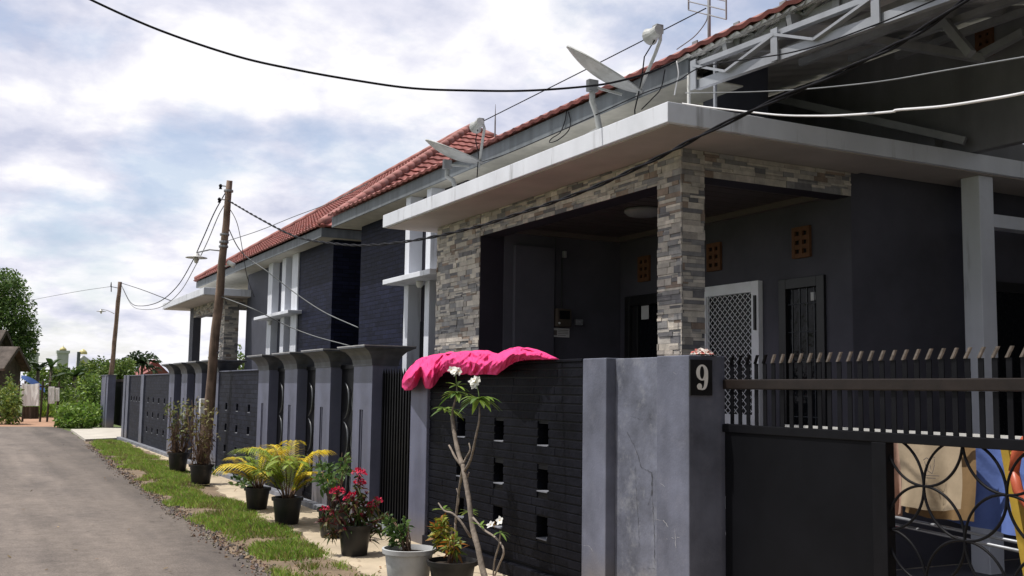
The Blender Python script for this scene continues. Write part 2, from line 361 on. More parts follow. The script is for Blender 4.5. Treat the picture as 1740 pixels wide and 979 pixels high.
ROAD = [(-8, 2.32), (0, 2.34), (6, 2.38), (9.12, 2.40), (12.6, 2.45), (16.1, 2.53), (21.4, 2.69), (26, 2.90), (32.4, 3.14), (36, 3.27), (40.5, 3.36), (44.2, 3.1)]
def roadx(y): return interp(ROAD, y)
PAVE = [(-8, 2.95), (6, 3.02), (8.95, 3.11), (10.2, 3.20), (11.4, 3.28), (15, 3.45), (19.3, 3.72), (25.6, 4.0), (32.3, 4.1)]
def pavex(y): return interp(PAVE, y)
rd = OMB(); ys = [-8 + i * .25 for i in range(int((44.2 + 8) / .25) + 1)]
def wob(y, k=1.): return .05 * math.sin(y * 2.1 + k) + .035 * math.sin(y * 5.7 + 2 * k) + .02 * math.sin(y * 13.1 + k)
vs = []
for y in ys:
    x = roadx(y) + wob(y) * .8
    vs += [(-2.2 - max(0, y - 34) * .25, y, .016), (lerp(-2, x, .55), y, .03), (x, y, .016), (x + .01, y, 0)]
fs = []
for i in range(len(ys) - 1):
    for k in range(3): fs.append((4 * i + k, 4 * i + k + 1, 4 * i + k + 5, 4 * i + k + 4))
rd.add(vs, fs); struct('road', rd, M['asphalt'])

d = OMB()
d.grid(lambda u, v: (lerp(-6, interp([(0, 3.5), (.3, 3.9), (1, 4.4)], v) + .15 * math.sin(v * 23), u), lerp(43.6, 57.5, v), .011), 20, 30)
struct('dirt_track', d, M['dirt'])
so = OMB()
yy = [-8 + i * .3 for i in range(137)]
vs = []
for y in yy: vs += [(roadx(y) - .06, y, .006), (lerp(roadx(y), pavex(y), .5), y, .03), (pavex(y) + .06, y, .02)]
so.add(vs, [(3 * i + k, 3 * i + k + 1, 3 * i + k + 4, 3 * i + k + 3) for i in range(len(yy) - 1) for k in range(2)])
struct('soil_strip', so, M['soil'])
pv = OMB(); yy = [-8 + i * .2 for i in range(202)]
vs = []
for y in yy:
    x = pavex(y) + wob(y, 3.) * .9
    vs += [(x, y, .0), (x, y, .045), (5.2 if y < 6 else 4.26, y, .05)]
pv.add(vs, [(3 * i + k, 3 * i + k + 1, 3 * i + k + 4, 3 * i + k + 3) for i in range(len(yy) - 1) for k in range(2)])
struct('pavement', pv, M['concrete'])
ap = MB(); ap.prism([(3.17, 32.44), (4.23, 33.3), (5.3, 40.4), (3.41, 39.95)], 'z', .0, .075)
struct('driveway_apron', ap, M['apron'])
yard = OMB(); yard.add([(4.3, -8, .04), (30, -8, .04), (30, 42, .04), (4.3, 42, .04)], [(0, 1, 2, 3)])
struct('yard_paving', yard, M['apron'])
cf = OMB(); cf.add([(4.62, -8, .046), (10, -8, .046), (10, 7.0, .046), (4.62, 7.0, .046)], [(0, 1, 2, 3)]); struct('carport_floor', cf, M['greywall'])
kb = MB(); kb.box(4.10, 4.229, 10.5, 33.2, .0, .11)
struct('kerb', kb, M['plinth'])

# ------------------------------------------------------------------ fence (walls, pillars, gates)
FX = 4.23
def near_fence_wall():
    y0, y1, z1 = 6.98, 9.97, 1.85
    t = empty('fence_wall', (FX, 8.4, 0), 'black painted brick boundary wall with square peepholes under the pink cloth', 'wall')
    holes = [(yc - .09, yc + .09, zc - .09, zc + .09) for yc in (7.6, 8.4, 9.2) for zc in (1.25, .88, .50)]
    mb = MB(); zs = []
    z = .18; k = 0
    while z < z1 - .03: zs.append((z, min(z + .064, z1 - .012))); z += .07
    def spans(a, b):
        hs = sorted([(h[0], h[1]) for h in holes if h[2] < b - .008 and h[3] > a + .008]); out = []; p = y0
        for s, e in hs: out.append((p, s)); p = e
        out.append((p, y1)); return out
    for (a, b) in zs:
        for s, e in spans(a, b):
            j = rng.uniform(-.002, .002)
            n = max(1, int((e - s) / .35)); cuts = [s] + [s + (e - s) * (i + rng.uniform(-.2, .2)) / n for i in range(1, n)] + [e]
            for c0, c1 in zip(cuts, cuts[1:]):
                xx = FX + j + rng.uniform(-.0018, .0018)
                mb.box(xx, FX + .06, c0, c1 - .0007, a + rng.uniform(0, .003), b - rng.uniform(0, .003))
    mb.build('brick_courses', M['blackbrick'], t, bevel=.004)
    bk = MB()
    rows = [(.0, .41), (.59, .79), (.97, 1.16), (1.34, z1 - .012)]
    for a, b in rows: bk.box(FX + .010, FX + .18, y0 + .001, y1 - .001, a + .001, b - .001)
    for zc in (.5, .88, 1.25):
        p = y0 + .001
        for yc in (7.6, 8.4, 9.2): bk.box(FX + .010, FX + .18, p, yc - .091, zc - .09, zc + .09); p = yc + .091
        bk.box(FX + .010, FX + .18, p, y1 - .001, zc - .09, zc + .09)
    bk.build('wall_core', M['blackiron'], t)
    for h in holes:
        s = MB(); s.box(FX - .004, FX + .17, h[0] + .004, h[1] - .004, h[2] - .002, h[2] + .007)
        o = s.build('sunlit_sill', M['plinth'], t)  # dusty ledge; its pale colour also stands for sunlight on it
        s = MB(); s.box(FX + .165, FX + .179, h[0] - .03, h[1] + .03, h[2] - .03, h[3] + .03); s.build('hole_back', M['gable'], t)
    cp = MB(); cp.box(FX - .008, FX + .2, y0 + .002, y1 + .0, z1 - .012, z1 + .012); cp.build('coping', M['blackbrick'], t, bevel=.005)
    pl = MB(); pl.box(FX - .055, FX - .003, y0, y1, 0, .155); pl.build('plinth', M['blackbrick'], t, bevel=.006)
near_fence_wall()

# post at the far end of that wall
t = empty('fence_post', (FX, 10.2, 0), 'slim grey plastered post between the black spiked gate and the brick wall', 'post')
mb = MB(); mb.box(FX - .03, FX + .2, 9.972, 10.42, 0, 1.80); mb.build('post_body', M['pillar'], t, bevel=.008)

# gate pier with the house number
t = empty('gate_pier', (4.38, 6.3, 0), 'wide cracked grey plaster pier carrying the house number plate', 'pier')
mb = MB(); mb.box(FX, 4.54, 6.642, 6.978, 0, 1.86); mb.build('raised_edge', M['plaster'], t, bevel=.007)
mb = MB(); mb.box(FX + .08, 4.54, 6.02, 6.640, 0, 1.855); mb.build('recessed_panel', M['plaster_crack'], t, bevel=.005)
mb = MB(); mb.box(FX + .012, 4.542, 5.65, 6.018, 0, 1.857); mb.build('corner_block', M['plaster'], t, bevel=.007)
# hairline cracks in the plaster, each a flat ragged dark strip
def crack(pts, w, x, m):
    mb = OMB(); vs = []
    dense = []
    for (a, b) in zip(pts, pts[1:]):
        n = max(2, int(math.dist(a, b) / .018))
        for i in range(n): dense.append((lerp(a[0], b[0], i / n) + rng.uniform(-.005, .005), lerp(a[1], b[1], i / n) + rng.uniform(-.005, .005)))
    dense.append(pts[-1])
    for i, (y, z) in enumerate(dense):
        ww = w * rng.uniform(.15, 1.0) * (.35 if i in (0, len(dense) - 1) else 1)
        vs += [(x, y - ww, z + ww * .5), (x, y + ww, z - ww * .5)]
    mb.add(vs, [(2 * i, 2 * i + 1, 2 * i + 3, 2 * i + 2) for i in range(len(dense) - 1)])
    mb.build('crack', m, t)
def yz2(x, y): p = PX(x, y, FX + .01); return (p.y, p.z)
def yz(x, y): p = PX(x, y, FX + .07); return (p.y, p.z)
M['crack'] = mat('crack_dark', (.055, .056, .064), .9, .3, 30, 0)
M['scuff'] = mat('pale_scuff', (.42, .42, .44), .8, .3, 30, 0)
CR = FX + .0775
for pts, w in [([(1064, 735), (1075, 755), (1084, 778), (1088, 795), (1106, 803), (1105, 845), (1098, 860)], .0035),
               ([(1107, 800), (1107, 850), (1110, 900), (1111, 960)], .0028), ([(1068, 708), (1085, 712), (1108, 711)], .0022),
               ([(1078, 790), (1079, 830), (1083, 890), (1085, 930)], .0018), ([(1088, 970), (1100, 965), (1115, 967)], .003), ([(1078, 885), (1094, 886)], .0015)]:
    crack([yz(*p) for p in pts], w, CR, M['crack'])
for pts, w in [([(1115, 883), (1127, 884), (1136, 896)], .0022), ([(1130, 916), (1156, 913)], .0022), ([(1146, 898), (1149, 932)], .0022),
               ([(1143, 632), (1150, 636)], .002), ([(1122, 820), (1130, 828)], .0015)]:
    crack([yz2(*p) for p in pts], w, FX + .0095, M['scuff'])
crack([yz(1003, 927), yz(1015, 926), yz(1021, 936)], .002, FX - .0025, M['scuff'])
# number plate on the near face
pl = MB(); pl.box(4.2425, 4.425, 5.636, 5.649, 1.592, 1.828)
plate = pl.build('number_plate', M['numplate'], t, bevel=.002)
def numeral_nine():
    """a bold condensed serif 9 about 17 cm tall, drawn as flat outlines standing 2 mm off the plate"""
    cx, z0, z1 = 4.338, 1.628, 1.796; H = z1 - z0
    mb = OMB()
    def P(u, w, d=.0): return (cx + u * .049, 5.6335 - d, z0 + w * H)
    ring = 40; vs = []
    for k in range(ring):
        a = 2 * math.pi * k / ring
        vs.append(P(1.0 * math.cos(a), .685 + .315 * math.sin(a))); vs.append(P(-.02 + .36 * math.cos(a), .685 + .25 * math.sin(a)))
    mb.add(vs, [(2 * k, 2 * ((k + 1) % ring), 2 * ((k + 1) % ring) + 1, 2 * k + 1) for k in range(ring)])
    # the stem sweeping down the right side to a ball at the lower left
    outer = [(1.0, .685), (1.0, .55), (.98, .42), (.93, .30), (.83, .18), (.66, .08), (.42, .02), (.12, 0.), (-.22, .0), (-.5, .03)]
    inner = [(.34, .685), (.36, .55), (.36, .42), (.34, .30), (.30, .20), (.22, .12), (.1, .075), (-.05, .06), (-.2, .07), (-.3, .10)]
    vs = []
    for a, b in zip(outer, inner): vs += [P(*a, .0006), P(*b, .0006)]
    mb.add(vs, [(2 * k, 2 * k + 1, 2 * k + 3, 2 * k + 2) for k in range(len(outer) - 1)])
    c = [P(-.46 + .42 * math.cos(a), .135 + .125 * math.sin(a), .0012) for a in [2 * math.pi * k / 24 for k in range(24)]]
    mb.add(c, [tuple(range(24))])
    mb.build('digit', M['numeral'], plate)
numeral_nine()

# crumpled rag on top of the pier
mb = OMB(); c = PX(1192, 604, 4.40); NR = 16
rv_ = [[rng.uniform(-1, 1) for _ in range(NR + 1)] for _ in range(NR + 1)]
vs = [(c.x + (j / NR - .5) * .13 + .012 * rv_[j][i], c.y + (i / NR - .5) * .20 + .014 * rv_[i][j], 1.866 + .05 * max(0, 1 - ((i / NR - .5) ** 2 + (j / NR - .5) ** 2) * 4.2) * (.45 + .55 * abs(rv_[i][j]))) for i in range(NR + 1) for j in range(NR + 1)]
for i in range(NR):
    for j in range(NR):
        mb.f.append((i * (NR + 1) + j, (i + 1) * (NR + 1) + j, (i + 1) * (NR + 1) + j + 1, i * (NR + 1) + j + 1))
        mb.c.append(rng.choice([(.5, .46, .43), (.45, .38, .34), (.42, .10, .085), (.55, .5, .46), (.3, .15, .12)]))
mb.v = vs
tag(mb.build('crumpled_rag', M['rag']), 'small crumpled red and white rag lying on top of the numbered pier', 'rag')

# pillars with flared caps
def make_pillar():
    t = empty('fence_pillar', (0, 0, 0), 'x', 'pillar', 'grey fence pillars with flared caps')
    w, dp, h = .665, .31, 1.88
    mb = LMB(); a, b = .30, .42   # slot position across the street face
    mb.box(0, .05, 0, a - .0, 0, h); mb.box(0, .05, b, w, 0, h); mb.box(0, .05, a, b, 0, .42); mb.box(0, .05, a, b, 1.36, h)
    mb.box(.0502, dp, 0, w, 0, h)
    mb.build('pillar_body', M['pillar'], t)
    s = LMB(); s.box(.040, .0498, a + .001, b - .001, .421, 1.359); s.build('slot_back', M['slotred'], t)
    s = LMB(); s.box(.004, .039, a + .052, a + .068, .421, 1.359); s.build('slot_bar', M['pillar'], t)
    c = LMB(); prof = [(0, .0), (.012, .0), (.012, .02), (.02, .07), (.045, .12), (.085, .165), (.14, .195), (.165, .205), (.165, .222)]
    vs = []
    for o, z in prof[1:]:
        vs += [(-o, -o, h + z), (dp + o, -o, h + z), (dp + o, w + o, h + z), (-o, w + o, h + z)]
    n = len(prof) - 1; fs = [(4 * i + k, 4 * i + (k + 1) % 4, 4 * i + 4 + (k + 1) % 4, 4 * i + 4 + k) for i in range(n - 1) for k in range(4)]
    fs.append((0, 3, 2, 1)); c.add(vs, fs); c.build('flared_cap', M['cap'], t)
    e = LMB(); e.box(-.168, dp + .168, -.168, w + .168, h + .2225, h + .235); e.build('cap_slab', M['cap_edge'], t)
    return t
proto = make_pillar()
pl_labels = {11.70: 'largest nearest flared grey pillar beside the black spiked gate', 13.28: 'flared pillar second from the spiked gate, behind the red flowers',
             14.83: 'flared pillar above the right-hand yellow palm', 16.40: 'flared pillar above the left-hand yellow palm, next to a brick panel',
             20.08: 'flared pillar mostly hidden behind the leaning wooden pole', 21.65: 'flared pillar just left of the leaning wooden pole',
             23.20: 'flared pillar, middle one of the far set behind the dry shrub', 24.75: 'farthest flared pillar, where the long dark fence panel starts'}
for i, y in enumerate(pl_labels):
    o = proto if i == 0 else copy_tree(proto)
    o.location = (FX - .0, y, 0); o['label'] = pl_labels[y]

# ironwork panels between the pillars
def make_panel(wd):
    t = empty('iron_panel', (0, 0, 0), 'x', 'iron panel', 'black ironwork panels between fence pillars')
    s = LMB(); s.box(.02, .03, .0, wd, .15, 1.86); s.build('sheet', M['blackiron'], t)
    f = LMB(); f.box(0, .05, 0, wd, 1.86, 1.91); f.build('top_frame', M['blackiron'], t); f = LMB(); f.box(0, .05, 0, wd, .09, .149); f.build('bottom_frame', M['blackiron'], t)
    for zc in (.45, .95, 1.45):
        for sgn in (-1, 1):
            sc = LMB(); pts = []
            for k in range(13):
                a = -1.3 + 2.6 * k / 12
                pts.append((.0, wd / 2 + sgn * (.33 - .26 * math.cos(a) + .0), zc + .24 * math.sin(a)))
            sc.tube(pts, [.004 + .012 * math.sin(math.pi * k / 12) for k in range(13)], 6); sc.build('scroll', M['ironlight'], t, True)
    return t
pp = make_panel(.91)
lab = {12.366: 'black iron panel between the two nearest flared pillars', 13.946: 'black iron panel between second and third flared pillars',
       15.496: 'black iron panel left of the third flared pillar', 20.746: 'dark iron panel behind the leaning wooden pole',
       22.316: 'dark iron panel between far pillars right of the dry shrub', 23.866: 'dark iron panel between the two farthest flared pillars'}
for i, y in enumerate(lab):
    o = pp if i == 0 else copy_tree(pp); o.location = (FX + .13, y, 0); o['label'] = lab[y]

# the spiked pedestrian gate
t = empty('spiked_gate', (4.36, 11.05, 0), 'narrow black gate with a spiked top below the pink cloth', 'gate')
mb = MB(); mb.box(4.36, 4.375, 10.43, 11.69, .1, 1.72); mb.build('gate_sheet', M['blackiron'], t)
for k in range(15):
    y = 10.48 + k * .082; mb = MB(); mb.box(4.34, 4.36, y, y + .03, .12, 1.78)
    mb.add([(4.34, y, 1.78), (4.36, y, 1.78), (4.36, y + .03, 1.78), (4.34, y + .03, 1.78), (4.35, y + .015, 1.85)], [(0, 1, 4), (1, 2, 4), (2, 3, 4), (3, 0, 4)])
    mb.build('spike_bar', M['blackiron'], t)

# long brick fence panels of the neighbouring stretch
def far_wall(y0, y1, label, hole_rows, nh):
    t = empty('fence_wall', (FX, (y0 + y1) / 2, 0), label, 'wall')
    mb = MB(); zc = [0.0] + [v for z in sorted(hole_rows) for v in (z - .07, z + .07)] + [1.885]
    for i in range(0, len(zc) - 1):
        a, b = zc[i], zc[i + 1]
        if i % 2 == 0: mb.box(FX + .02, FX + .17, y0, y1, a + .0005, b - .0005)
        else:
            p = y0
            for k in range(nh):
                yc = lerp(y0, y1, (k + .75) / (nh + .5)); mb.box(FX + .02, FX + .17, p, yc - .08, a, b); p = yc + .08
            mb.box(FX + .02, FX + .17, p, y1, a, b)
    mb.build('brick_panel', M['fencebrick'], t)
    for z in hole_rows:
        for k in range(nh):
            yc = lerp(y0, y1, (k + .75) / (nh + .5)); s = MB(); s.box(FX + .016, FX + .1, yc - .078, yc + .078, z - .07, z - .055); s.build('sunlit_sill', M['plinth'], t)  # pale strip paints the sunlit, dusty bottom of each hole
    s = MB(); s.box(FX + .171, FX + .18, y0, y1, .2, 1.5); s.build('panel_back', M['blackiron'], t)
    s = MB(); s.box(FX + .0, FX + .19, y0, y1, 1.886, 1.905); s.build('coping', M['pillar'], t)
far_wall(17.08, 20.07, 'dark brick fence panel right of the leaning wooden pole', (1.25, .88, .5), 3)
far_wall(25.43, 29.2, 'longest dark brick fence panel beyond the dry shrub', (1.25, .88, .5), 4)
far_wall(29.72, 32.0, 'farthest short dark brick fence panel beside the concrete driveway', (1.25,), 4)
for y0, y1, l in [(29.21, 29.71, 'narrow grey post between the two farthest brick fence panels'), (32.01, 32.5, 'narrow grey post at the far end of the brick fence, beside the driveway'), (32.72, 33.15, 'last grey post standing at the edge of the concrete driveway')]:
    mb = MB(); mb.box(FX - .02, FX + .2, y0, y1, 0, 1.91)
    tag(mb.build('fence_post', M['plaster'], bevel=.01), l, 'post', 'narrow grey fence posts')
t = empty('sliding_gate', (4.4, 37, 0), 'closed dark gate across the far concrete driveway', 'gate')
mb = MB(); mb.box(5.25, 5.29, 33.6, 43.6, .12, 1.75); mb.build('gate_sheet', M['gatesheet'], t)
mb = MB(); mb.box(5.22, 5.32, 33.6, 43.6, 1.751, 1.85); mb.build('top_rail', M['rail_rust'], t)
t = empty('gate_pillar', (4.92, 43, 0), 'solitary tall grey pillar across the driveway below the far pole', 'pillar')
mb = MB(); mb.box(4.79, 5.06, 42.0, 44.1, 0, 1.98); mb.build('pillar_body', M['pillar'], t, bevel=.01)
mb = MB(); mb.box(4.77, 4.789, 42.5, 42.9, 0, 1.98); mb.build('raised_strip', M['plaster'], t)
mb = MB(); mb.box(4.765, 5.08, 41.97, 44.13, 1.981, 2.01); mb.build('cap', M['plaster'], t)

# ------------------------------------------------------------------ the main driveway gate
GX = 4.50
t = empty('driveway_gate', (GX, 3.9, 0), 'black iron driveway gate with slanted spikes and flower-circle grille beside number nine', 'gate')
mb = MB(); mb.box(GX - .005, GX + .055, -.5, 5.62, 1.635, 1.70); mb.build('upper_rail', M['rail_rust'], t, bevel=.006)
mb = MB(); mb.box(GX - .01, GX + .055, -.5, 5.62, 1.352, 1.405); mb.build('middle_rail', M['blackiron'], t, bevel=.004)
mb = MB(); mb.box(GX, GX + .04, 4.32, 5.60, .12, 1.351); mb.build('sheet_panel', M['gatesheet'], t)
mb = MB(); mb.box(GX - .012, GX + .052, 4.215, 4.319, .1, 1.351); mb.build('stile', M['blackiron'], t, bevel=.004)
mb = MB(); mb.box(GX - .01, GX + .05, -.5, 5.6, .05, .099); mb.build('lower_rail', M['blackiron'], t)
y = 5.56; k = 0
while y > 2.6:
    mb = MB(); w = .033
    z0 = 1.406
    mb.box(GX + .012, GX + .018, y - w, y, z0, 1.634); mb.box(GX + .012, GX + .018, y - w, y, 1.701, 1.80)
    b = mb.build('picket', M['blackiron'], t)
    mb = MB(); dz = .055
    mb.prism([(y, 1.8005), (y - w, 1.8005), (y - w - .006, 1.806 + dz), (y - .018, 1.80 + dz)], 'x', GX + .006, GX + .018)
    # the bent, cut tip leans towards the street; its pale colour stands for sun on it
    tip = MB(); tip.add([(GX + .005, y + .001, 1.80), (GX + .005, y - .014, 1.80), (GX - .012, y - w - .026, 1.80 + dz), (GX - .012, y - w - .012, 1.80 + dz),
                         (GX + .020, y + .001, 1.80), (GX + .020, y - .014, 1.80), (GX + .003, y - w - .026, 1.80 + dz), (GX + .003, y - w - .012, 1.80 + dz)],
                        [(0, 1, 2, 3), (4, 7, 6, 5), (0, 3, 7, 4), (1, 5, 6, 2), (3, 2, 6, 7), (0, 4, 5, 1)])
    tip.build('spike_tip', M['spiketip'] if k > 4 else M['blackiron'], b)
    y -= .0805; k += 1
r = .25; cy, cz = 3.99, 1.135
gr = 0
for i in range(-1, 7):
    for j in range(-4, 2):
        if (i + j) % 2 == 0: continue
        oy, oz = cy - i * r, cz + j * r
        pts = []
        for q in range(193):
            a = 2 * math.pi * q / 192; py, pz = oy + r * math.cos(a), oz + r * math.sin(a)
            if py < 4.218 and pz < 1.356 and pz > .095: pts.append((GX + .02, py, pz))
            else:
                if len(pts) > 1: mb = MB(); mb.tube(pts, .0075, 6); mb.build('grille_ring', M['blackiron'], t, True)
                pts = []
        if len(pts) > 1: mb = MB(); mb.tube(pts, .0075, 6); mb.build('grille_ring', M['blackiron'], t, True)

# ------------------------------------------------------------------ laundry in the carport seen through the grille
t = empty('drying_rack', (5.6, 4.5, .04), 'white folding drying rack standing behind the black gate', 'drying rack')
for x_, z_, h_ in ((5.55, 1.372, .018), (5.75, 1.365, .012)): mb = MB(); mb.bar((x_, 6.2, z_), (x_, 3.4, z_), .02, h_); mb.build('top_rail', M['plastic'], t)
a, b = PX(1508, 889, 5.5), PX(1740, 938, 5.5)
dv = (b - a).normalized()
for off in (0, .1):
    mb = MB(); mb.tube([a - dv * .3 + Vector((off, 0, off * .3)), b + dv * .5 + Vector((off, 0, off * .3))], .011, 8); mb.build('lower_rail', M['galv'], t, True)
for y in (6.15, 3.45):
    mb = MB(); mb.tube([(5.35, y, .04), (5.75, y, 1.36)], .011, 8); mb.tube([(5.95, y, .04), (5.55, y, 1.36)], .011, 8); mb.build('leg', M['plastic'], t, True)
def hung(name, X, px0, px1, ptop, pb0, pb1, m, label, ph, fold=.02):
    mb = OMB()
    def fn(u, v):
        x = lerp(px0, px1, u); yb = lerp(pb0, pb1, u); p = PX(x, lerp(ptop, yb, v), X)
        p.x += fold * (math.sin(u * 9 + ph + v * 1.2) + .5 * math.sin(u * 19 + ph * 2)) * (.3 + v)
        p.z += .012 * math.sin(u * 6 + ph) * v
        p.y += .01 * math.sin(v * 5 + ph)
        return p
    mb.grid(fn, 26, 18); o = mb.build(name, m, None, True)
    return tag(o, label, 'cloth')
o = hung('towel', 5.42, 1500, 1532, 738, 878, 872, M['clothpink'], 'dusty pink cloth hanging at the left edge of the gate grille', .4, .025)
bag = hung('shopping_bag', 5.38, 1526, 1636, 742, 862, 868, M['clothbeige'], 'shiny beige bag with a small printed emblem hanging behind the grille', 1.3, .02)
tag(bag, cat='bag')
hung('towel', 5.62, 1545, 1662, 745, 872, 890, M['clothbrown'], 'ochre brown cloth hanging behind the beige bag', 2.2, .03)
hung('bedsheet', 5.70, 1540, 1752, 745, 868, 915, M['clothblue'], 'bright blue sheet hanging at the right behind the grille', .9, .03)
# the print on the bag: a small pointed emblem above two lines of faded lettering
mb = OMB()
def onbag(x, y): p = PX(x, y, 5.33); return p
def stroke(pts, w):
    for a, b in zip(pts, pts[1:]):
        A, B = onbag(*a), onbag(*b); n = Vector((0, (B - A).z, -(B - A).y)); n = n.normalized() * w if n.length else Vector((0, w, 0))
        mb.add([A - n, B - n, B + n, A + n], [(0, 1, 2, 3)])
for pts in [[(1569, 782), (1574, 778), (1579, 781), (1584, 776), (1589, 778)], [(1571, 784), (1573, 792)], [(1588, 780), (1587, 790)], [(1578, 786), (1576, 800), (1584, 805), (1588, 790)],
            [(1573, 808), (1596, 809)], [(1571, 812), (1590, 813)], [(1580, 790), (1582, 798)]]: stroke(pts, .0026)
mb.build('print', M['ink'], bag)
t = empty('yellow_ladder', (5.3, 3.6, .04), 'yellow leaning ladder rail at the right edge behind the grille', 'ladder')
a, b = PX(1709, 752, 5.2), PX(1745, 950, 5.2); dv = (b - a)
for off in (0, -.34):
    mb = MB(); mb.bar(a + dv * .02 + Vector((0, off, 0)), a + dv * 1.9 + Vector((0, off, 0)), .045, .05); mb.build('stile', M['yellow'], t)
for k in range(5):
    p = a + dv * (.1 + .4 * k); mb = MB(); mb.tube([p, p + Vector((0, -.34, 0))], .014, 8); mb.build('rung', M['yellow'], t)
c = PX(1768, 805, 5.1); mb = MB()
mb.tube([c + Vector((0, .16 * math.cos(k / 12 * 6.2832), .2 * math.sin(k / 12 * 6.2832))) for k in range(13)], .028, 8)
tag(mb.build('swim_ring', M['orange'], None, True), 'orange plastic ring hanging at the right edge behind the gate', 'ring')
mb = MB(); c = PX(1512, 905, 5.5); mb.lathe([(0, -.03), (.03, -.02), (.035, 0), (.02, .03), (0, .035)], c, 12)
tag(mb.build('peg_basket', M['red'], None, True), 'tiny red peg clip hanging on the rack left of the grille', 'peg')

# ------------------------------------------------------------------ stone cladding
STONES = [(.50, .455, .40), (.44, .405, .36), (.38, .355, .325), (.24, .235, .235), (.15, .147, .155), (.19, .185, .19), (.28, .27, .265), (.41, .37, .33), (.34, .31, .28), (.58, .53, .465), (.26, .20, .16), (.47, .43, .375)]
def clad(mb, face, fixed, a0, a1, z0, z1, out, seed):
    """strips of stone on the plane face='x' or 'y' at coordinate fixed; out is the outward direction sign"""
    rg = random.Random(seed); z = z0
    while z < z1 - .004:
        h = rg.choice((.036, .044, .054, .06)); zz = min(z + h, z1); a = a0 - rg.uniform(0, .1)
        while a < a1 - .002:
            l = rg.choice((.09, .12, .16, .2, .24)); s, e = max(a, a0), min(a + l, a1)
            if e - s > .006:
                pr = rg.uniform(.004, .016); c = rg.choice(STONES); j = rg.uniform(.85, 1.12); mb.col = tuple(v * j for v in c)
                # some stones are two courses tall slivers, light above dark
                if rg.random() < .35 and zz - z > .036:
                    zm = lerp(z, zz, rg.choice((.45, .6))); c2 = rg.choice(STONES)
                    parts = [(z, zm, c, pr), (zm, zz, c2, rg.uniform(.003, .012))]
                else: parts = [(z, zz, c, pr)]
                for za, zb, cc, p in parts:
                    mb.col = tuple(v * j for v in cc)
                    if face == 'x': mb.box(fixed, fixed + out * p, s + .0012, e - .0008, za + .001, zb - .001)
                    else: mb.box(s + .0012, e - .0008, fixed, fixed + out * p, za + .001, zb - .001)
            a += l
        z = zz
    mb.col = (1, 1, 1)

# ------------------------------------------------------------------ roof tiles
def tile_plane(mb, P0, U, V, bounds, n, ch, period=.21, amp=.018, step=.03):
    P0, U, V = Vector(P0), Vector(U).normalized(), Vector(V).normalized(); Nn = U.cross(V).normalized()
    if Nn.z < 0: Nn = -Nn
    def prof(s): q = (s / period) % 1.0; return amp * (math.sin(2 * math.pi * q) * .5 + .5) ** 1.4
    for j in range(n):
        t0, t1 = j * ch, (j + 1) * ch + .015
        a0, b0 = bounds(t0); a1, b1 = bounds(min(t1, (j + 1) * ch))
        if b0 - a0 < .05: continue
        m = max(2, int((b0 - a0) / step)); vs = []
        for i in range(m + 1):
            f = i / m; s0 = lerp(a0, b0, f); s1 = min(max(s0, a1), b1) if b1 > a1 else (a1 + b1) / 2
            vs += [P0 + U * s0 + V * t0 + Nn * (.0 + prof(s0)), P0 + U * s0 + V * t0 + Nn * (.034 + prof(s0)), P0 + U * s1 + V * t1 + Nn * (.002 + prof(s1))]
        mb.add(vs, [(3 * i + k, 3 * i + 3 + k, 3 * i + 4 + k, 3 * i + 1 + k) for i in range(m) for k in range(2)])
def ridge(mb, a, b, r, n=10):
    a, b = Vector(a), Vector(b); a = a.lerp(b, .008); L = (b - a).length; k = max(1, int(L / .35))
    for i in range(k):
        p, q = a.lerp(b, i / k), a.lerp(b, (i + 1.06) / k); mb.tube([p, q], [r * 1.015, r * .985], n)

# ------------------------------------------------------------------ the main house
H1 = empty('house', (6.5, 9, 0), 'dark grey single storey house number nine with stone clad porch and white canopy', 'house')
# canopy
mb = MB(); mb.box(4.62, 7.2, 6.41, 12.55, 3.65, 3.81); mb.box(7.2005, 10.4, 6.41, 7.0, 3.6505, 3.8095)
cano = mb.build('canopy', M['white'], H1, bevel=.006)
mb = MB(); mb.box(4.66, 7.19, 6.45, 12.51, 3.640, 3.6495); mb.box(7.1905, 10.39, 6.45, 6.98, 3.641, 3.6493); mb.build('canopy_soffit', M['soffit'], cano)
# pier, column, beams
mb = MB(); mb.box(5.20, 5.50, 10.86, 12.10, 0, 3.638); pier = mb.build('stone_pier', M['purple'], H1)
mb = MB(); clad(mb, 'x', 5.1995, 10.86, 12.11, .4, 3.638, -1, 3); mb.build('pier_cladding', M['stone'], pier)
mb = MB(); mb.box(5.20, 5.43, 7.02, 7.35, 0, 3.638); colm = mb.build('stone_column', M['greywall'], H1)
mb = MB(); clad(mb, 'x', 5.1995, 7.006, 7.35, .4, 3.638, -1, 5); clad(mb, 'y', 7.0195, 5.188, 5.43, .4, 3.638, -1, 6); mb.build('column_cladding', M['stone'], colm)
mb = MB(); mb.box(5.205, 5.43, 7.351, 10.858, 3.38, 3.637); bm1 = mb.build('street_beam', M['purple'], H1)
mb = MB(); clad(mb, 'x', 5.2045, 7.352, 10.858, 3.38, 3.637, -1, 8); mb.build('beam_cladding', M['stone'], bm1)
mb = MB(); mb.box(5.431, 7.10, 7.025, 7.25, 3.42, 3.637); bm2 = mb.build('side_beam', M['purple'], H1)
mb = MB(); clad(mb, 'y', 7.0245, 5.432, 7.10, 3.42, 3.637, -1, 9); mb.build('beam_cladding', M['stone'], bm2)
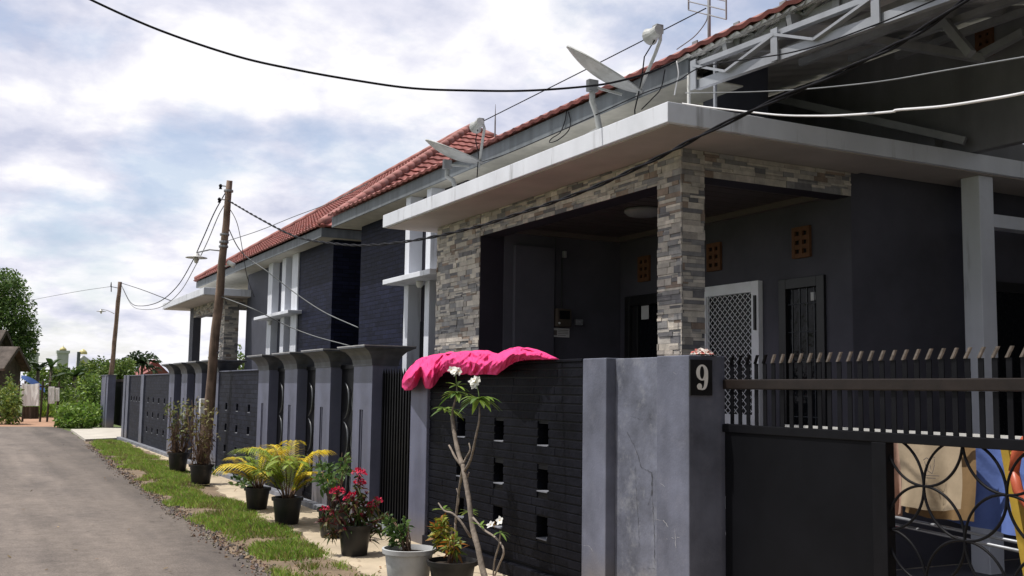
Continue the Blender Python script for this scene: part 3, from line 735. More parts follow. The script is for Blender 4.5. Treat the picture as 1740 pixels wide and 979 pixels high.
# porch
mb = MB(); mb.box(5.2, 7.1, 7.02, 10.85, .05, .42); mb.build('porch_floor', M['greywall'], H1)
ce = MB()
for k in range(19):
    y = 7.26 + k * .19; ce.box(5.44, 7.09, y, y + .175, 3.50, 3.512)
ce.box(5.44, 7.09, 7.26, 10.85, 3.5125, 3.53); cl = ce.build('porch_ceiling', M['ceil'], H1)
mb = MB(); mb.box(7.02, 7.095, 7.26, 10.84, 3.44, 3.499); mb.box(5.51, 7.019, 10.77, 10.845, 3.44, 3.499); mb.build('cornice', M['cornice'], cl)
W = MB()   # back wall with openings left for door, screen door and window
X0, X1 = 7.1, 7.25
opens = [(7.35, 7.97, 1.1, 2.73), (8.23, 9.19, .43, 2.75), (9.75, 10.67, .43, 2.76)]
p = 7.03
for a, b, z0, z1 in opens:
    W.box(X0, X1, p, a, .43, 3.498); W.box(X0, X1, a + .0003, b - .0003, z1, 3.498)
    if z0 > .5: W.box(X0, X1, a + .0003, b - .0003, .43, z0)
    p = b
W.box(X0, X1, p, 10.85, .43, 3.498); W.build('porch_back_wall', M['darkwall'], H1)
mb = MB(); mb.box(5.501, 7.25, 10.851, 11.0, .05, 3.499); mb.box(5.62, 6.14, 10.79, 10.8505, .43, 3.3)
mb.build('porch_end_wall', M['greywall'], H1)
mb = MB(); mb.prism([(7.101, .05), (10.5, .05), (10.5, 3.80), (7.2005, 3.80), (7.2005, 3.637), (7.101, 3.637)], 'y', 7.021, 7.029); mb.build('side_wall', M['darkwall'], H1)
mb = MB(); mb.box(6.18, 7.098, 10.84, 10.8506, .43, 3.44); mb.build('meter_recess', M['darkwall'], H1)
# window
w = MB(); a, b, z0, z1 = 7.35, 7.97, 1.1, 2.73
w.box(7.07, 7.13, a, a + .10, z0, z1); w.box(7.07, 7.13, b - .10, b, z0, z1); w.box(7.07, 7.13, a + .1005, b - .1005, z1 - .1, z1); w.box(7.07, 7.13, a + .1005, b - .1005, z0, z0 + .08)
win = w.build('window', M['frame'], H1, bevel=.004)
mb = MB(); mb.box(7.11, 7.118, a + .101, b - .101, z0 + .081, z1 - .101); mb.build('pane', M['glass'], win)
mb = MB(); mb.box(7.1065, 7.1095, 7.50, 7.56, 2.50, 2.58); mb.build('sticker', M['paper'], win)
g_ = MB()
for k in range(4): y = a + .16 + k * .10; g_.tube([(7.105, y, z0 + .08), (7.105, y, z1 - .1)], .005, 6)
for k in range(5): z = z0 + .3 + k * .27; g_.tube([(7.105, a + .1, z), (7.105, b - .1, z)], .005, 6)
g_.build('grille', M['ironlight'], win)
# screen door
a, b, z0, z1 = 8.23, 9.19, .43, 2.75
d_ = MB(); d_.box(7.04, 7.10, a, a + .11, z0, z1); d_.box(7.04, 7.10, b - .11, b, z0, z1); d_.box(7.04, 7.10, a + .1105, b - .1105, z1 - .11, z1); d_.box(7.04, 7.10, a + .1105, b - .1105, 1.3, 1.4); d_.box(7.04, 7.10, a + .1105, b - .1105, z0, z0 + .12)
sd = d_.build('screen_door', M['alu'], H1, bevel=.004)
ms = MB(); ya, yb, za, zb = a + .111, b - .111, 1.401, z1 - .111
cw, chh = .074, .105; chh = .035; ncol = 9; cw = (yb - ya) / ncol; nrow = int((zb - za) / chh); chh = (zb - za) / nrow
for i in range(ncol + 1):
    for s in (-1, 1):
        pts = []
        for j in range(nrow * 2 + 1):
            q = j / 2; f = (q % 2); tri = f if f < 1 else 2 - f
            yv = ya + i * cw + s * (tri - .0) * cw / 2 * 1.0
            pts.append((7.07, min(max(yv, ya), yb), za + q * chh))
        ms.tube(pts, .0048, 4, False)
ms.build('diamond_mesh', M['alu'], sd)
mb = MB(); mb.box(7.11, 7.125, a + .05, b - .05, z0, z1 - .05); mb.build('door_leaf', M['frame'], sd)
mb = MB(); mb.box(7.02, 7.039, a + .03, a + .055, 2.25, 2.6); mb.build('handle', M['frame'], sd)
# panelled front door
a, b, z0, z1 = 9.75, 10.67, .43, 2.76
d_ = MB(); d_.box(7.05, 7.12, a, a + .1, z0, z1); d_.box(7.05, 7.12, b - .1, b, z0, z1); d_.box(7.05, 7.12, a + .1005, b - .1005, z1 - .12, z1)
d_.box(7.09, 7.13, a + .101, a + .22, z0, z1 - .121); d_.box(7.09, 7.13, b - .22, b - .101, z0, z1 - .121)
fd = d_.build('front_door', M['frame'], H1, bevel=.004)
mb = MB(); mb.box(7.115, 7.12, a + .221, b - .221, z0, z1 - .122); mb.build('pane', M['glass'], fd)
mb = MB(); mb.box(7.084, 7.0895, 10.21, 10.36, 2.47, 2.63); mb.build('notice', M['paper'], fd)
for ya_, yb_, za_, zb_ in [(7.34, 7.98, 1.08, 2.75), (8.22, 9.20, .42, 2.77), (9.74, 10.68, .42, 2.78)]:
    mb = MB(); mb.box(7.251, 7.27, ya_, yb_, za_, zb_); mb.build('blackout_sheet', M['hole'], H1)  # added black sheet behind each opening, keeps the sky from showing through
# clay ventilation blocks
def vent(y0, y1, z0, z1, x, m):
    mb = MB(); t3 = (z1 - z0) / 3.6
    mb.box(x - .03, x, y0, y0 + .04, z0, z1); mb.box(x - .03, x, y1 - .04, y1, z0, z1); mb.box(x - .03, x, (y0 + y1) / 2 - .02, (y0 + y1) / 2 + .02, z0, z1)
    for k in range(4):
        zc = lerp(z0 + .02, z1 - .02, k / 3)
        mb.box(x - .028, x, y0 + .0405, (y0 + y1) / 2 - .0205, zc - .022, zc + .022); mb.box(x - .028, x, (y0 + y1) / 2 + .0205, y1 - .0405, zc - .022, zc + .022)
    v = mb.build('ventilation_block', m, H1)
    mb = MB(); mb.box(x - .004, x - .001, y0 + .01, y1 - .01, z0 + .01, z1 - .01); mb.build('void_dark', M['hole'], v)  # black sheet painted in for the shade inside the vent holes
vent(7.53, 7.77, 2.92, 3.22, 7.099, M['terracotta']); vent(8.87, 9.10, 2.92, 3.22, 7.099, M['terracotta']); vent(10.19, 10.42, 2.92, 3.22, 7.099, M['terracotta'])
# street-facing brick wall, fins, shelf and slot window
mb = MB(); mb.box(5.75, 5.95, 12.12, 16.62, .05, 4.30); mb.build('brick_wall', M['housebrick'], H1)
mb = MB(); mb.box(5.60, 5.749, 12.13, 13.72, .05, 4.30); wb = mb.build('window_bay', M['purple'], H1)
fy = [PX(688, 430, 5.4).y, PX(723, 430, 5.4).y]
for y in fy:
    mb = MB(); mb.box(5.40, 5.599, y - .16, y, .05, 3.05); mb.box(5.40, 5.599, y - .16, y, 3.121, 4.30); mb.build('fin', M['white'], H1, bevel=.006)
mb = MB(); mb.box(5.585, 5.599, fy[1] + .01, fy[0] - .17, .6, 2.55); mb.build('pane', M['glass'], wb)
mb = MB(); mb.box(5.10, 5.748, 12.12, 13.80, 3.051, 3.12); mb.build('shelf', M['white'], H1, bevel=.006)
mb = MB(); c = Vector((5.33, 13.0, 3.05)); mb.lathe([(0, 0), (.05, 0), (.05, -.02), (.045, -.06), (.03, -.085), (0, -.09)], c, 14)
tag(mb.build('porch_lamp', M['plastic'], None, True), 'small white bulb lamp under the shelf beside the stone pier', 'lamp')
# walls above the canopy
mb = MB(); mb.box(5.951, 6.1, 7.7, 16.6, 3.811, 4.36); mb.build('upper_wall', M['soffit2'], H1)
mb = MB(); mb.prism([(5.951, 3.811), (6.6, 3.811), (6.6, 4.70), (5.951, 4.57)], 'y', 7.55, 7.699); mb.build('gable_wall', M['gable'], H1)
mb = MB(); mb.prism([(5.96, 3.812), (8.0, 3.812), (8.0, 5.0), (5.96, 4.575)], 'y', 10.9, 11.0); mb.build('void_wall', M['carwall'], H1)
mb = MB(); mb.box(6.1, 10.5, 16.45, 16.62, .05, 4.3); mb.build('end_wall', M['housebrick'], H1)
# fascia, soffit, roof
mb = MB(); mb.box(5.345, 5.365, 7.12, 16.98, 4.30, 4.475); mb.build('fascia', M['fascia'], H1)
mb = MB(); mb.box(5.366, 5.95, 7.13, 16.98, 4.302, 4.315); mb.build('eave_soffit', M['soffit2'], H1)
mb = OMB(); ZE = 4.475; pit = R(23)
Vd = (math.cos(pit), 0, math.sin(pit))
tile_plane(mb, (5.29, 17.0, ZE), (0, -1, 0), Vd, lambda t_: (0, 13.5), 3, .30)
mb.add([(6.1, 17, ZE + .81 * math.tan(pit)), (10.6, 17, ZE + 5.31 * math.tan(pit)), (10.6, 3.5, ZE + 5.31 * math.tan(pit)), (6.1, 3.5, ZE + .81 * math.tan(pit))], [(0, 1, 2, 3)])
roof = mb.build('roof', M['tile'], H1)
mb = MB(); ridge(mb, (5.42, 17.0, ZE + .085), (5.42, 6.2, ZE + .085), .038, 8); mb.build('ridge_cap', M['ridge'], roof, True)
# carport: sheet roof on lattice trusses
mb = OMB()
CP = R(12)
def sheet(u, v):
    x = lerp(5.30, 10.5, v); y = lerp(11.0 if v > .02 else 7.11, 1.0, u)
    return (x, y, ZE - .02 + (x - 5.29) * math.tan(CP) + .022 * max(-.3, math.sin(u * 240)))
mb.grid(sheet, 440, 8); cr = mb.build('carport_roof', M['sheetroof'], H1)
for k in range(7):
    y = 6.6 - k * .75; mb = MB(); mb.bar((5.32, y, ZE - .085), (8.0, y, ZE - .085 + 2.68 * math.tan(CP)), .05, .08); mb.build('rafter', M['galvdark'], cr)
for k in range(4):
    x = 5.9 + k * .6; z = ZE - .16 + (x - 5.29) * math.tan(CP); mb = MB(); mb.bar((x, 7.0, z), (x, 1.2, z), .05, .06); mb.build('purlin', M['galvdark'], cr)
for (p_, q_) in [((1590, 20, 7.0), (1650, 92, 7.0)), ((1440, 60, 6.6), (1670, 100, 7.8)), ((1665, 95, 7.8), (1740, 55, 7.8)), ((1320, 168, 7.2), (1640, 240, 7.9))]:
    mb = MB(); mb.bar(PX(*p_), PX(*q_), .06, .07); mb.build('brace', M['galvdark'], cr)
def lattice(name, X, low, off, zig, m):
    a, b = PX(*low[0], X), PX(*low[1], X); dv = (b - a); b = a + dv * 1.6; up = Vector((0, 0, off))
    mb = MB(); mb.bar(a, b, .045, .075); mb.bar(a + up, b + up, .05, .04); o = mb.build(name, m, H1)
    n = zig; mb = MB()
    for k in range(n):
        p, q = a.lerp(b, k / n), a.lerp(b, (k + .42) / n); r_ = a.lerp(b, (k + 1) / n)
        mb.bar(p + up * .92 + Vector((-.03, 0, 0)), q + up * .08 + Vector((-.03, 0, 0)), .02, .05, (1, 0, 0)); mb.bar(q + up * .08 + Vector((-.03, 0, 0)), r_ + up * .92 + Vector((-.03, 0, 0)), .02, .05, (1, 0, 0))
    mb.build('web', m, o)
    for k in range(0, n + 1): mb = MB(); p = a.lerp(b, k / n); mb.box(p.x - .05, p.x - .037, p.y - .035, p.y + .035, p.z - .04, p.z + off + .03); mb.build('gusset', m, o)
    return o
lattice('truss', 5.10, ((1186, 145), (1600, -2)), .17, 4, M['galv'])
lattice('truss', 5.45, ((1188, 108), (1440, 2)), .16, 5, M['galvdark'])
mb = MB(); mb.tube([(5.30, 7.05, 3.81), (5.30, 7.05, 4.30)], .016, 8); mb.build('strut', M['plastic'], H1)
mb = MB(); mb.tube([(5.34, 6.75, 3.81), (5.34, 6.75, 4.32)], .016, 8); mb.build('strut', M['galv'], H1)
# carport posts and walls
mb = MB(); mb.box(8.17, 8.36, 6.5, 6.7, .04, 3.64); pst = mb.build('carport_post', M['white'], H1, bevel=.006)
mb = MB(); mb.box(8.361, 10.4, 6.52, 6.66, 3.18, 3.30); mb.build('cross_beam', M['white'], pst)
mb = MB(); mb.box(10.0, 10.2, -4, 11.0, .04, 3.64); mb.box(8.0, 8.1, -4, 10.89, 3.82, 5.0); mb.box(7.9, 10.4, 6.75, 6.85, 3.8105, 4.1); cw_ = mb.build('carport_back_wall', M['carwall'], H1)  # third box is an added filler that blocks sky above the canopy
vc = PX(1675, 74, 7.998); vent(vc.y - .09, vc.y + .09, vc.z - .13, vc.z + .13, 7.998, M['terracotta'])
w = MB(); w.box(8.62, 8.72, 6.985, 7.02, .9, 2.75); w.box(9.6, 9.7, 6.985, 7.02, .9, 2.75); w.box(8.7205, 9.5995, 6.985, 7.02, 2.65, 2.75); w.box(8.7205, 9.5995, 6.985, 7.02, .9, 1.0)
win = w.build('window', M['frame'], H1); mb = MB(); mb.box(8.721, 9.599, 7.006, 7.0195, 1.001, 2.649); mb.build('pane', M['glass'], win)
mb = MB(); mb.box(4.9, 10.2, -4.3, -4.1, .04, 4.4); mb.build('carport_end_wall', M['darkwall'], H1)

# things on the porch
mb = MB(); c = Vector((6.15, 8.95, 3.495)); mb.lathe([(0, 0), (.2, 0), (.205, -.03), (.17, -.06), (.08, -.075), (0, -.078)], c, 24)
tag(mb.build('ceiling_lamp', M['galvdark'], None, True), 'round dark lamp on the porch ceiling left of the stone column', 'lamp')
t = empty('electric_meter', (6.26, 10.78, 2.3), 'small dark electric meter box on the porch wall above a white sign', 'meter')
mb = MB(); mb.box(6.16, 6.36, 10.75, 10.839, 2.37, 2.585); mb.build('meter_box', M['wood'], t, bevel=.01)
mb = MB(); mb.box(6.19, 6.33, 10.744, 10.7495, 2.46, 2.56); mb.build('meter_window', M['glass'], t)
mb = MB(); mb.lathe([(0, 0), (.014, 0), (.012, .01), (0, .012)], (6.19, 10.749, 2.41), 10, (0, -1, 0)); mb.build('dial', M['plastic'], t)
sg = empty('wall_sign', (6.26, 10.8, 2.3), 'small white sign plate with grey lines below the electric meter', 'sign')
mb = MB(); mb.box(6.14, 6.37, 10.82, 10.8395, 2.25, 2.355); mb.build('plate', M['paper'], sg)
mb = OMB()
for k, (x0, x1) in enumerate([(6.215, 6.355), (6.215, 6.35), (6.215, 6.355), (6.215, 6.32)]):
    z = 2.335 - k * .02; mb.add([(x0, 10.8185, z), (x1, 10.8185, z), (x1, 10.8185, z - .006), (x0, 10.8185, z - .006)], [(0, 1, 2, 3)])
mb.add([(6.155, 10.8185, 2.33), (6.2, 10.8185, 2.33), (6.2, 10.8185, 2.27), (6.155, 10.8185, 2.27)], [(0, 1, 2, 3)])
mb.build('print', M['ink'], sg)
mb = MB(); mb.box(6.44, 6.54, 10.78, 10.839, 2.40, 2.47); mb.box(6.47, 6.51, 10.76, 10.7805, 2.42, 2.45)
tag(mb.build('junction_box', M['galvdark'], bevel=.008), 'small pale junction box right of the electric meter', 'junction box')
mb = MB(); mb.tube([(6.26, 10.82, 2.6), (6.26, 10.82, 3.2)], .008, 6)
tag(mb.build('meter_conduit', M['frame']), 'thin conduit rising up the porch wall from the electric meter', 'conduit')
mb = MB(); mb.box(6.27, 6.31, 10.79, 10.838, 3.2, 3.28); tag(mb.build('wall_switch', M['galvdark'], bevel=.006), 'tiny white fitting high on the dark porch wall', 'switch')

# ------------------------------------------------------------------ the second house
H2 = empty('house', (7, 23, 0), 'neighbouring dark house with red hipped tile roof and white fins', 'house')
E = dict(x=5.30, y0=17.52, y1=28.72, z=4.39)
Wd = 5.304; pz = math.tan(R(33.98))
apex = Vector((E['x'] + Wd, E['y0'] + Wd, E['z'] + Wd * pz)); apex2 = Vector((E['x'] + Wd, E['y1'] - Wd, E['z'] + Wd * pz))
SL = Wd / math.cos(R(33.98)); cs = math.cos(R(33.98)); sn = math.sin(R(33.98))
mb = OMB(); nC = int(SL / .27)
tile_plane(mb, (E['x'], E['y1'], E['z']), (0, -1, 0), (cs, 0, sn), lambda t_: (t_ * cs, 11.2 - t_ * cs), nC, SL / nC, .2, .015)
tile_plane(mb, (E['x'], E['y0'], E['z']), (1, 0, 0), (0, cs, sn), lambda t_: (t_ * cs, 2 * Wd - t_ * cs), nC, SL / nC, .2, .015)
mb.add([(E['x'], E['y1'], E['z']), apex2, (E['x'] + 2 * Wd, E['y1'], E['z'])], [(0, 1, 2)])
mb.add([apex, apex2, (E['x'] + 2 * Wd, E['y1'], E['z']), (E['x'] + 2 * Wd, E['y0'], E['z'])], [(0, 1, 2, 3)])
rf = mb.build('roof', M['tile'], H2)
up = Vector((0, 0, .03))
for a, b in [((E['x'], E['y0'], E['z']), apex), (apex, apex2), ((E['x'], E['y1'], E['z']), apex2), ((E['x'] + 2 * Wd, E['y0'], E['z']), apex)]:
    mb = MB(); ridge(mb, Vector(a) + up, Vector(b) + up, .085); mb.build('ridge_cap', M['ridge'], rf, True)
mb = MB(); x0, x1, ya, yb = E['x'] + .05, E['x'] + 2 * Wd - .05, E['y0'] + .05, E['y1'] - .05; zt = E['z'] - .01
mb.box(x0, x0 + .02, ya, yb, zt - .16, zt); mb.box(x0 + .0205, x1, ya, ya + .02, zt - .16, zt); mb.box(x0 + .0205, x1, yb - .02, yb, zt - .16, zt); mb.build('fascia', M['fascia'], H2)
mb = MB(); mb.box(x0 + .021, x1, ya + .021, yb - .021, zt - .155, zt - .14); mb.build('eave_soffit', M['soffit2'], H2)
zs = zt - .156
cA = PZ(567, 407, zs); wx, wy = cA.x, cA.y
yl = PX(506, 470, wx).y
mb = MB(); mb.box(wx, wx + 5, wy, yl, .05, zs); mb.build('brick_wall', M['housebrick'], H2)
mb = MB(); mb.box(wx + .12, wx + 5, yl + .001, 24.6, .05, zs); mb.build('gable_wall', M['gable'], H2)
# eave brackets end beam that returns along the gap between the houses
for i, (xa, xb) in enumerate([(455, 462), (478, 484), (495, 505)]):
    y1_, y0_ = PX(xa, 500, 5.62).y, PX(xb, 500, 5.62).y; y0_ = min(y0_, y1_ - .17)
    mb = MB(); mb.box(5.62, wx + .12, y0_, y1_, .05, 3.02); mb.box(5.62, wx + .12, y0_, y1_, 3.085, zs - .001); mb.build('fin', M['white'], H2, bevel=.006)
sy1, sy0 = PX(431, 542, 5.38).y, PX(489, 535, 5.38).y
mb = MB(); mb.box(5.38, wx + .119, sy0, sy1, 3.021, 3.084); mb.build('shelf', M['white'], H2, bevel=.006)
mb = MB(); mb.lathe([(0, 0), (.05, 0), (.045, -.06), (.03, -.09), (0, -.095)], PX(459, 545, 5.55), 12)
tag(mb.build('porch_lamp', M['plastic'], None, True), 'small white bulb lamp under the far house shelf, behind the flared pillars', 'lamp')
# second canopy and its open porch
K = PX(346, 500, 4.7); yk = K.y; ye = PX(276, 527, 4.7).y
mb = MB(); mb.box(4.70, 6.5, yk, ye, K.z, K.z + .16); c2 = mb.build('canopy', M['white'], H2, bevel=.006)
mb = MB(); mb.box(4.74, 6.46, yk + .04, ye - .04, K.z - .01, K.z - .0005); mb.build('canopy_soffit', M['soffit'], c2)
zc2 = K.z - .011
y_a = PX(388, 560, 5.3).y; y_b = PX(360, 560, 5.3).y; y_c = PX(328, 560, 5.3).y; y_d = PX(313, 560, 5.3).y
yn = 24.75
mb = MB(); mb.box(5.30, 5.62, yn, yn + .45, .05, zc2); c_ = mb.build('stone_column', M['greywall'], H2)
mb = MB(); clad(mb, 'x', 5.2995, yn - .01, yn + .45, 1.2, zc2, -1, 15); clad(mb, 'y', yn - .0005, 5.29, 5.62, 1.2, zc2, -1, 16); mb.build('column_cladding', M['stone'], c_)
mb = MB(); mb.box(5.30, 5.5, y_c, y_c + .5, .05, zc2); mb.build('porch_column', M['gable'], H2)
mb = MB(); mb.box(5.305, 5.5, yn + .4505, y_c - .0005, zc2 - .26, zc2); bmm = mb.build('street_beam', M['greywall'], H2)
mb = MB(); clad(mb, 'x', 5.3045, yn + .451, y_c - .001, zc2 - .26, zc2, -1, 18); mb.build('beam_cladding', M['stone'], bmm)
mb = MB(); mb.box(5.6205, 6.4, yn + .03, yn + .25, zc2 - .26, zc2); bmm = mb.build('side_beam', M['greywall'], H2)
mb = MB(); clad(mb, 'y', yn + .0295, 5.6215, 6.4, zc2 - .26, zc2, -1, 19); mb.build('beam_cladding', M['stone'], bmm)
mb = MB(); mb.box(5.505, 6.4, y_c + .1, y_c + .3, zc2 - .2, zc2); mb.build('far_beam', M['greywall'], H2)
P_ = PY(421, 560, yn + .2); mb = MB(); mb.box(P_.x, 9, yn + .26, yn + .4, .05, zc2); mb.build('porch_wall', M['purple'], H2)

# ------------------------------------------------------------------ satellite dishes
RIGHT = Vector((CAM[0][0], CAM[1][0], 0)).normalized()
def dish(loc_px, X, cpx, dia, tilt, lnb_px, foot_px, label, tripod):
    foot = PX(*foot_px, X); c = PX(*cpx, X); l = PX(*lnb_px, X)
    # keep everything in a plane facing across the canopy so that it stands on the slab
    foot.z = 3.812
    t = empty('satellite_dish', foot, label, 'satellite dish', 'satellite dishes on the canopy')
    n = (RIGHT * math.sin(tilt) + Vector((0, 0, 1)) * math.cos(tilt)).normalized(); vw = (c - EYE).normalized()
    n = (n - vw * (n.dot(vw) - .06)).normalized()
    r0 = dia / 2; prof = []
    for k in range(10): r_ = r0 * k / 9; prof.append((max(r_, .0005), .22 * r_ * r_ / r0))
    prof += [(r0 * 1.015, .22 * r0 + .004), (r0 * 1.01, .22 * r0 - .012)]
    for k in range(9, -1, -1): r_ = r0 * k / 9; prof.append((max(r_, .0005), .22 * r_ * r_ / r0 - .012))
    mb = MB(); mb.lathe(prof, c - n * .08 * dia, 36, n); mb.build('reflector', M['dish'], t, True)
    back = c - n * (.08 * dia + .03)
    e = RIGHT * math.cos(tilt) - Vector((0, 0, 1)) * math.sin(tilt)
    hub = back - n * .07 - e * .02
    mb = MB(); mb.box(hub.x - .05, hub.x + .05, hub.y - .03, hub.y + .03, hub.z - .05, hub.z + .06); mb.build('bracket', M['galvdark'], t, bevel=.006)
    mb = MB(); mb.bar(hub, back + e * r0 * .62, .02, .02); mb.build('brace', M['dish'], t)
    bend = foot + Vector((0, 0, .16)) + (hub - foot) * .1; bend2 = Vector((hub.x, hub.y, hub.z - .14))
    pts = [foot, foot.lerp(bend, .6), bend.lerp(bend2, .35), bend2, hub]
    mb = MB(); mb.tube(pts, .028, 10); mb.build('mast', M['dish'], t, True)
    if tripod:
        for q in (Vector((-.25, .15, 0)), Vector((.2, -.12, 0)), Vector((.12, .3, 0))):
            mb = MB(); mb.bar(foot + Vector((0, 0, .17)), foot + q, .022, .012); mb.build('leg', M['plastic'], t)
    else:
        mb = MB(); mb.box(foot.x - .1, foot.x + .1, foot.y - .1, foot.y + .1, 3.812, 3.826); mb.build('base_plate', M['dish'], t)
    a0 = c - n * .05 + e * r0 * .93
    mid = a0.lerp(l, .7) + RIGHT * .055; top = l + RIGHT * .05
    mb = MB(); mb.tube([a0, a0.lerp(mid, .55), mid, (mid + top) / 2 + RIGHT * .02 + Vector((0, 0, .03)), top + Vector((0, 0, .03))], .016, 8); mb.build('feed_arm', M['dish'], t, True)
    aim = (c - l).normalized()
    mb = MB(); mb.lathe([(0, -.05), (.045, -.05), (.05, -.02), (.05, .03), (.06, .05), (.075, .085), (.07, .1), (0, .1)], l - aim * .02, 16, -aim * -1); hd = mb.build('feed_head', M['dish'], t, False)
    mb = MB(); q = l + RIGHT * .03 + Vector((0, 0, .02)); mb.box(q.x - .04, q.x + .03, q.y - .04, q.y + .03, q.z - .03, q.z + .05); mb.build('amplifier', M['galvdark'], hd, bevel=.006)
    cb = MB(); cb.tube([l + Vector((0, 0, -.06)), l.lerp(a0, .35) - RIGHT * .03, l.lerp(a0, .7) + RIGHT * .0, a0 + Vector((-.02, 0, -.12)), Vector((a0.x, a0.y, 3.815))], .006, 6); cb.build('feed_cable', M['cable'], t, True)
dish(None, 4.95, (771, 260), .72, R(20), (812, 212), (776, 316), 'smaller satellite dish tilted flat, further down the canopy nearer the hipped roof', False)
dish(None, 4.95, (1026, 122), .80, R(30), (1112, 57), (1020, 217), 'larger steeper satellite dish on a tripod near the canopy corner', True)

# TV antenna on the roof
base = PX(1205, 62, 6.0)
t = empty('tv_antenna', (base.x, base.y, base.z - .3), 'grid television antenna on a mast above the red roof edge', 'antenna')
mb = MB(); mb.tube([base - Vector((0, 0, .35)), base + Vector((0, 0, .62))], .016, 8); mb.build('mast', M['galvdark'], t, True)
A_, B_, C_, D_ = PX(1173, -16, 6), PX(1170, 18, 6), PX(1232, 34, 6), PX(1236, 14, 6)
c0, c1 = PX(1170, 17, 6.05), PX(1234, 33, 5.95); hgt = .24
for k in range(4):
    o = Vector((0, 0, .085 * k)); mb = MB(); mb.tube([c0 + o, c1 + o], .0065, 6); mb.build('element', M['galvdark'], t)
for p in (c0, c1): mb = MB(); mb.bar(p, p + Vector((0, 0, .255)), .012, .012); mb.build('end_bar', M['galvdark'], t)
sp = PX(841, 232, 8.6); mb = MB(); mb.tube([sp - Vector((0, 0, .5)), sp + Vector((0, 0, .28)), sp + Vector((0, 0, .62))], [.018, .014, .003], 6)
tag(mb.build('lightning_rod', M['galvdark']), 'thin lightning rod spike rising behind the red roof ridge', 'lightning rod')

# ------------------------------------------------------------------ poles, lamps
def pole(base, top, r0, r1, label, seed):
    rg = random.Random(seed); t = empty('utility_pole', base, label, 'utility pole')
    pts = []; n = 14
    for k in range(n + 1):
        p = Vector(base).lerp(Vector(top), k / n); pts.append(p + Vector((rg.uniform(-.012, .012), rg.uniform(-.012, .012), 0)))
    mb = MB(); mb.tube(pts, [lerp(r0, r1, k / n) * rg.uniform(.93, 1.07) for k in range(n + 1)], 12); mb.build('post', M['polewood'], t, True)
    return t
b1 = PZ(347, 812); t1 = PX(390, 307, 4.0); b1 = Vector((3.93, t1.y + .9, 0)); 
POLE1 = pole(b1, t1, .105, .055, 'leaning brown wooden utility pole standing by the fence behind the potted plants', 4)
def on1(y):   # point on the pole at picture height y
    for k in range(200):
        p = b1.lerp(t1, k / 199); c = Vector(p) - EYE
        cc = [sum(CAM[i][j] * c[i] for i in range(3)) for j in range(3)]
        if 489.5 - cc[1] / -cc[2] * FOC <= y: return p
    return t1
for y, nm in [(318, 0), (342, 1)]:
    p = on1(y); mb = MB(); mb.tube([p - RIGHT * .02, p - RIGHT * .16 + Vector((0, 0, .02))], .012, 6); o = mb.build('crossarm', M['galvdark'], POLE1)
    mb = MB(); q = p - RIGHT * .15; mb.lathe([(0, -.05), (.03, -.045), (.02, -.015), (.035, .01), (.02, .04), (0, .05)], q, 10); mb.build('insulator', M['blackiron'], o, True)
for y in (400, 412, 420, 600, 325):
    p = on1(y); mb = MB(); mb.lathe([(.082 if y < 500 else .09, -.02), (.086 if y < 500 else .095, 0), (.082 if y < 500 else .09, .02)], p, 12); mb.build('band', M['galvdark'], POLE1)
p = on1(455); mb = MB(); c = p + RIGHT * .16 + Vector((0, -.05, .06)); mb.lathe([(0, -.08), (.04, -.075), (.045, .06), (.03, .08), (0, .082)], c, 14, (.6, -.6, -.45))
cc = mb.build('camera_body', M['plastic'], None, True)
cm = empty('security_camera', c, 'white bullet security camera fixed on the leaning pole', 'camera'); cc.parent = cm; cc.matrix_parent_inverse = Matrix.Translation(-c)
mb = MB(); mb.bar(p, c, .02, .02); mb.build('mount', M['plastic'], cm)
p = on1(690); mb = MB(); q = p - RIGHT * .12; mb.box(q.x - .05, q.x + .05, q.y - .07, q.y + .05, q.z - .2, q.z + .12)
tag(mb.build('meter_cabinet', M['plastic'], bevel=.01), 'small white box strapped low on the leaning pole', 'box')
def street_lamp(p, q, label):
    t = empty('street_lamp', p, label, 'street lamp', 'street lamps on the wooden poles')
    mb = MB(); mb.tube([p, p.lerp(q, .5) + Vector((0, 0, .06)), q + Vector((0, 0, .04)), q], .014, 6); mb.build('arm', M['galvdark'], t, True)
    mb = MB(); mb.lathe([(.02, .03), (.05, .02), (.06, -.02), (.19, -.05), (.195, -.06), (.05, -.045), (0, -.045)], q, 20); mb.build('shade', M['lampmetal'], t, True)
    mb = MB(); mb.lathe([(0, -.046), (.03, -.05), (.045, -.1), (.03, -.15), (0, -.16)], q, 12); mb.build('bulb', M['plastic'], t, True)
p = on1(428); L1 = PX(334, 433, p.x - .35); street_lamp(p, L1, 'white disc street lamp on a short arm of the leaning nearer pole')
b2 = PX(185, 650, 5.3); b2 = Vector((5.3, b2.y, 0)); t2 = PX(204, 479, 5.5)
POLE2 = pole(b2, t2, .105, .08, 'distant leaning brown wooden pole behind the far fence end', 9)
p = b2.lerp(t2, .72); p = PX(194, 533, 5.4); L2 = PX(172, 527, 5.05); street_lamp(p, L2, 'small white street lamp on the distant pole')
p = PX(203, 490, 5.5); mb = MB(); mb.tube([p, PX(188, 487, 5.4), PX(189, 480, 5.4), PX(189, 496, 5.4)], .016, 6); mb.tube([PX(189, 482, 5.4), PX(189, 495, 5.4)], .02, 6); mb.build('crossarm', M['blackiron'], POLE2)

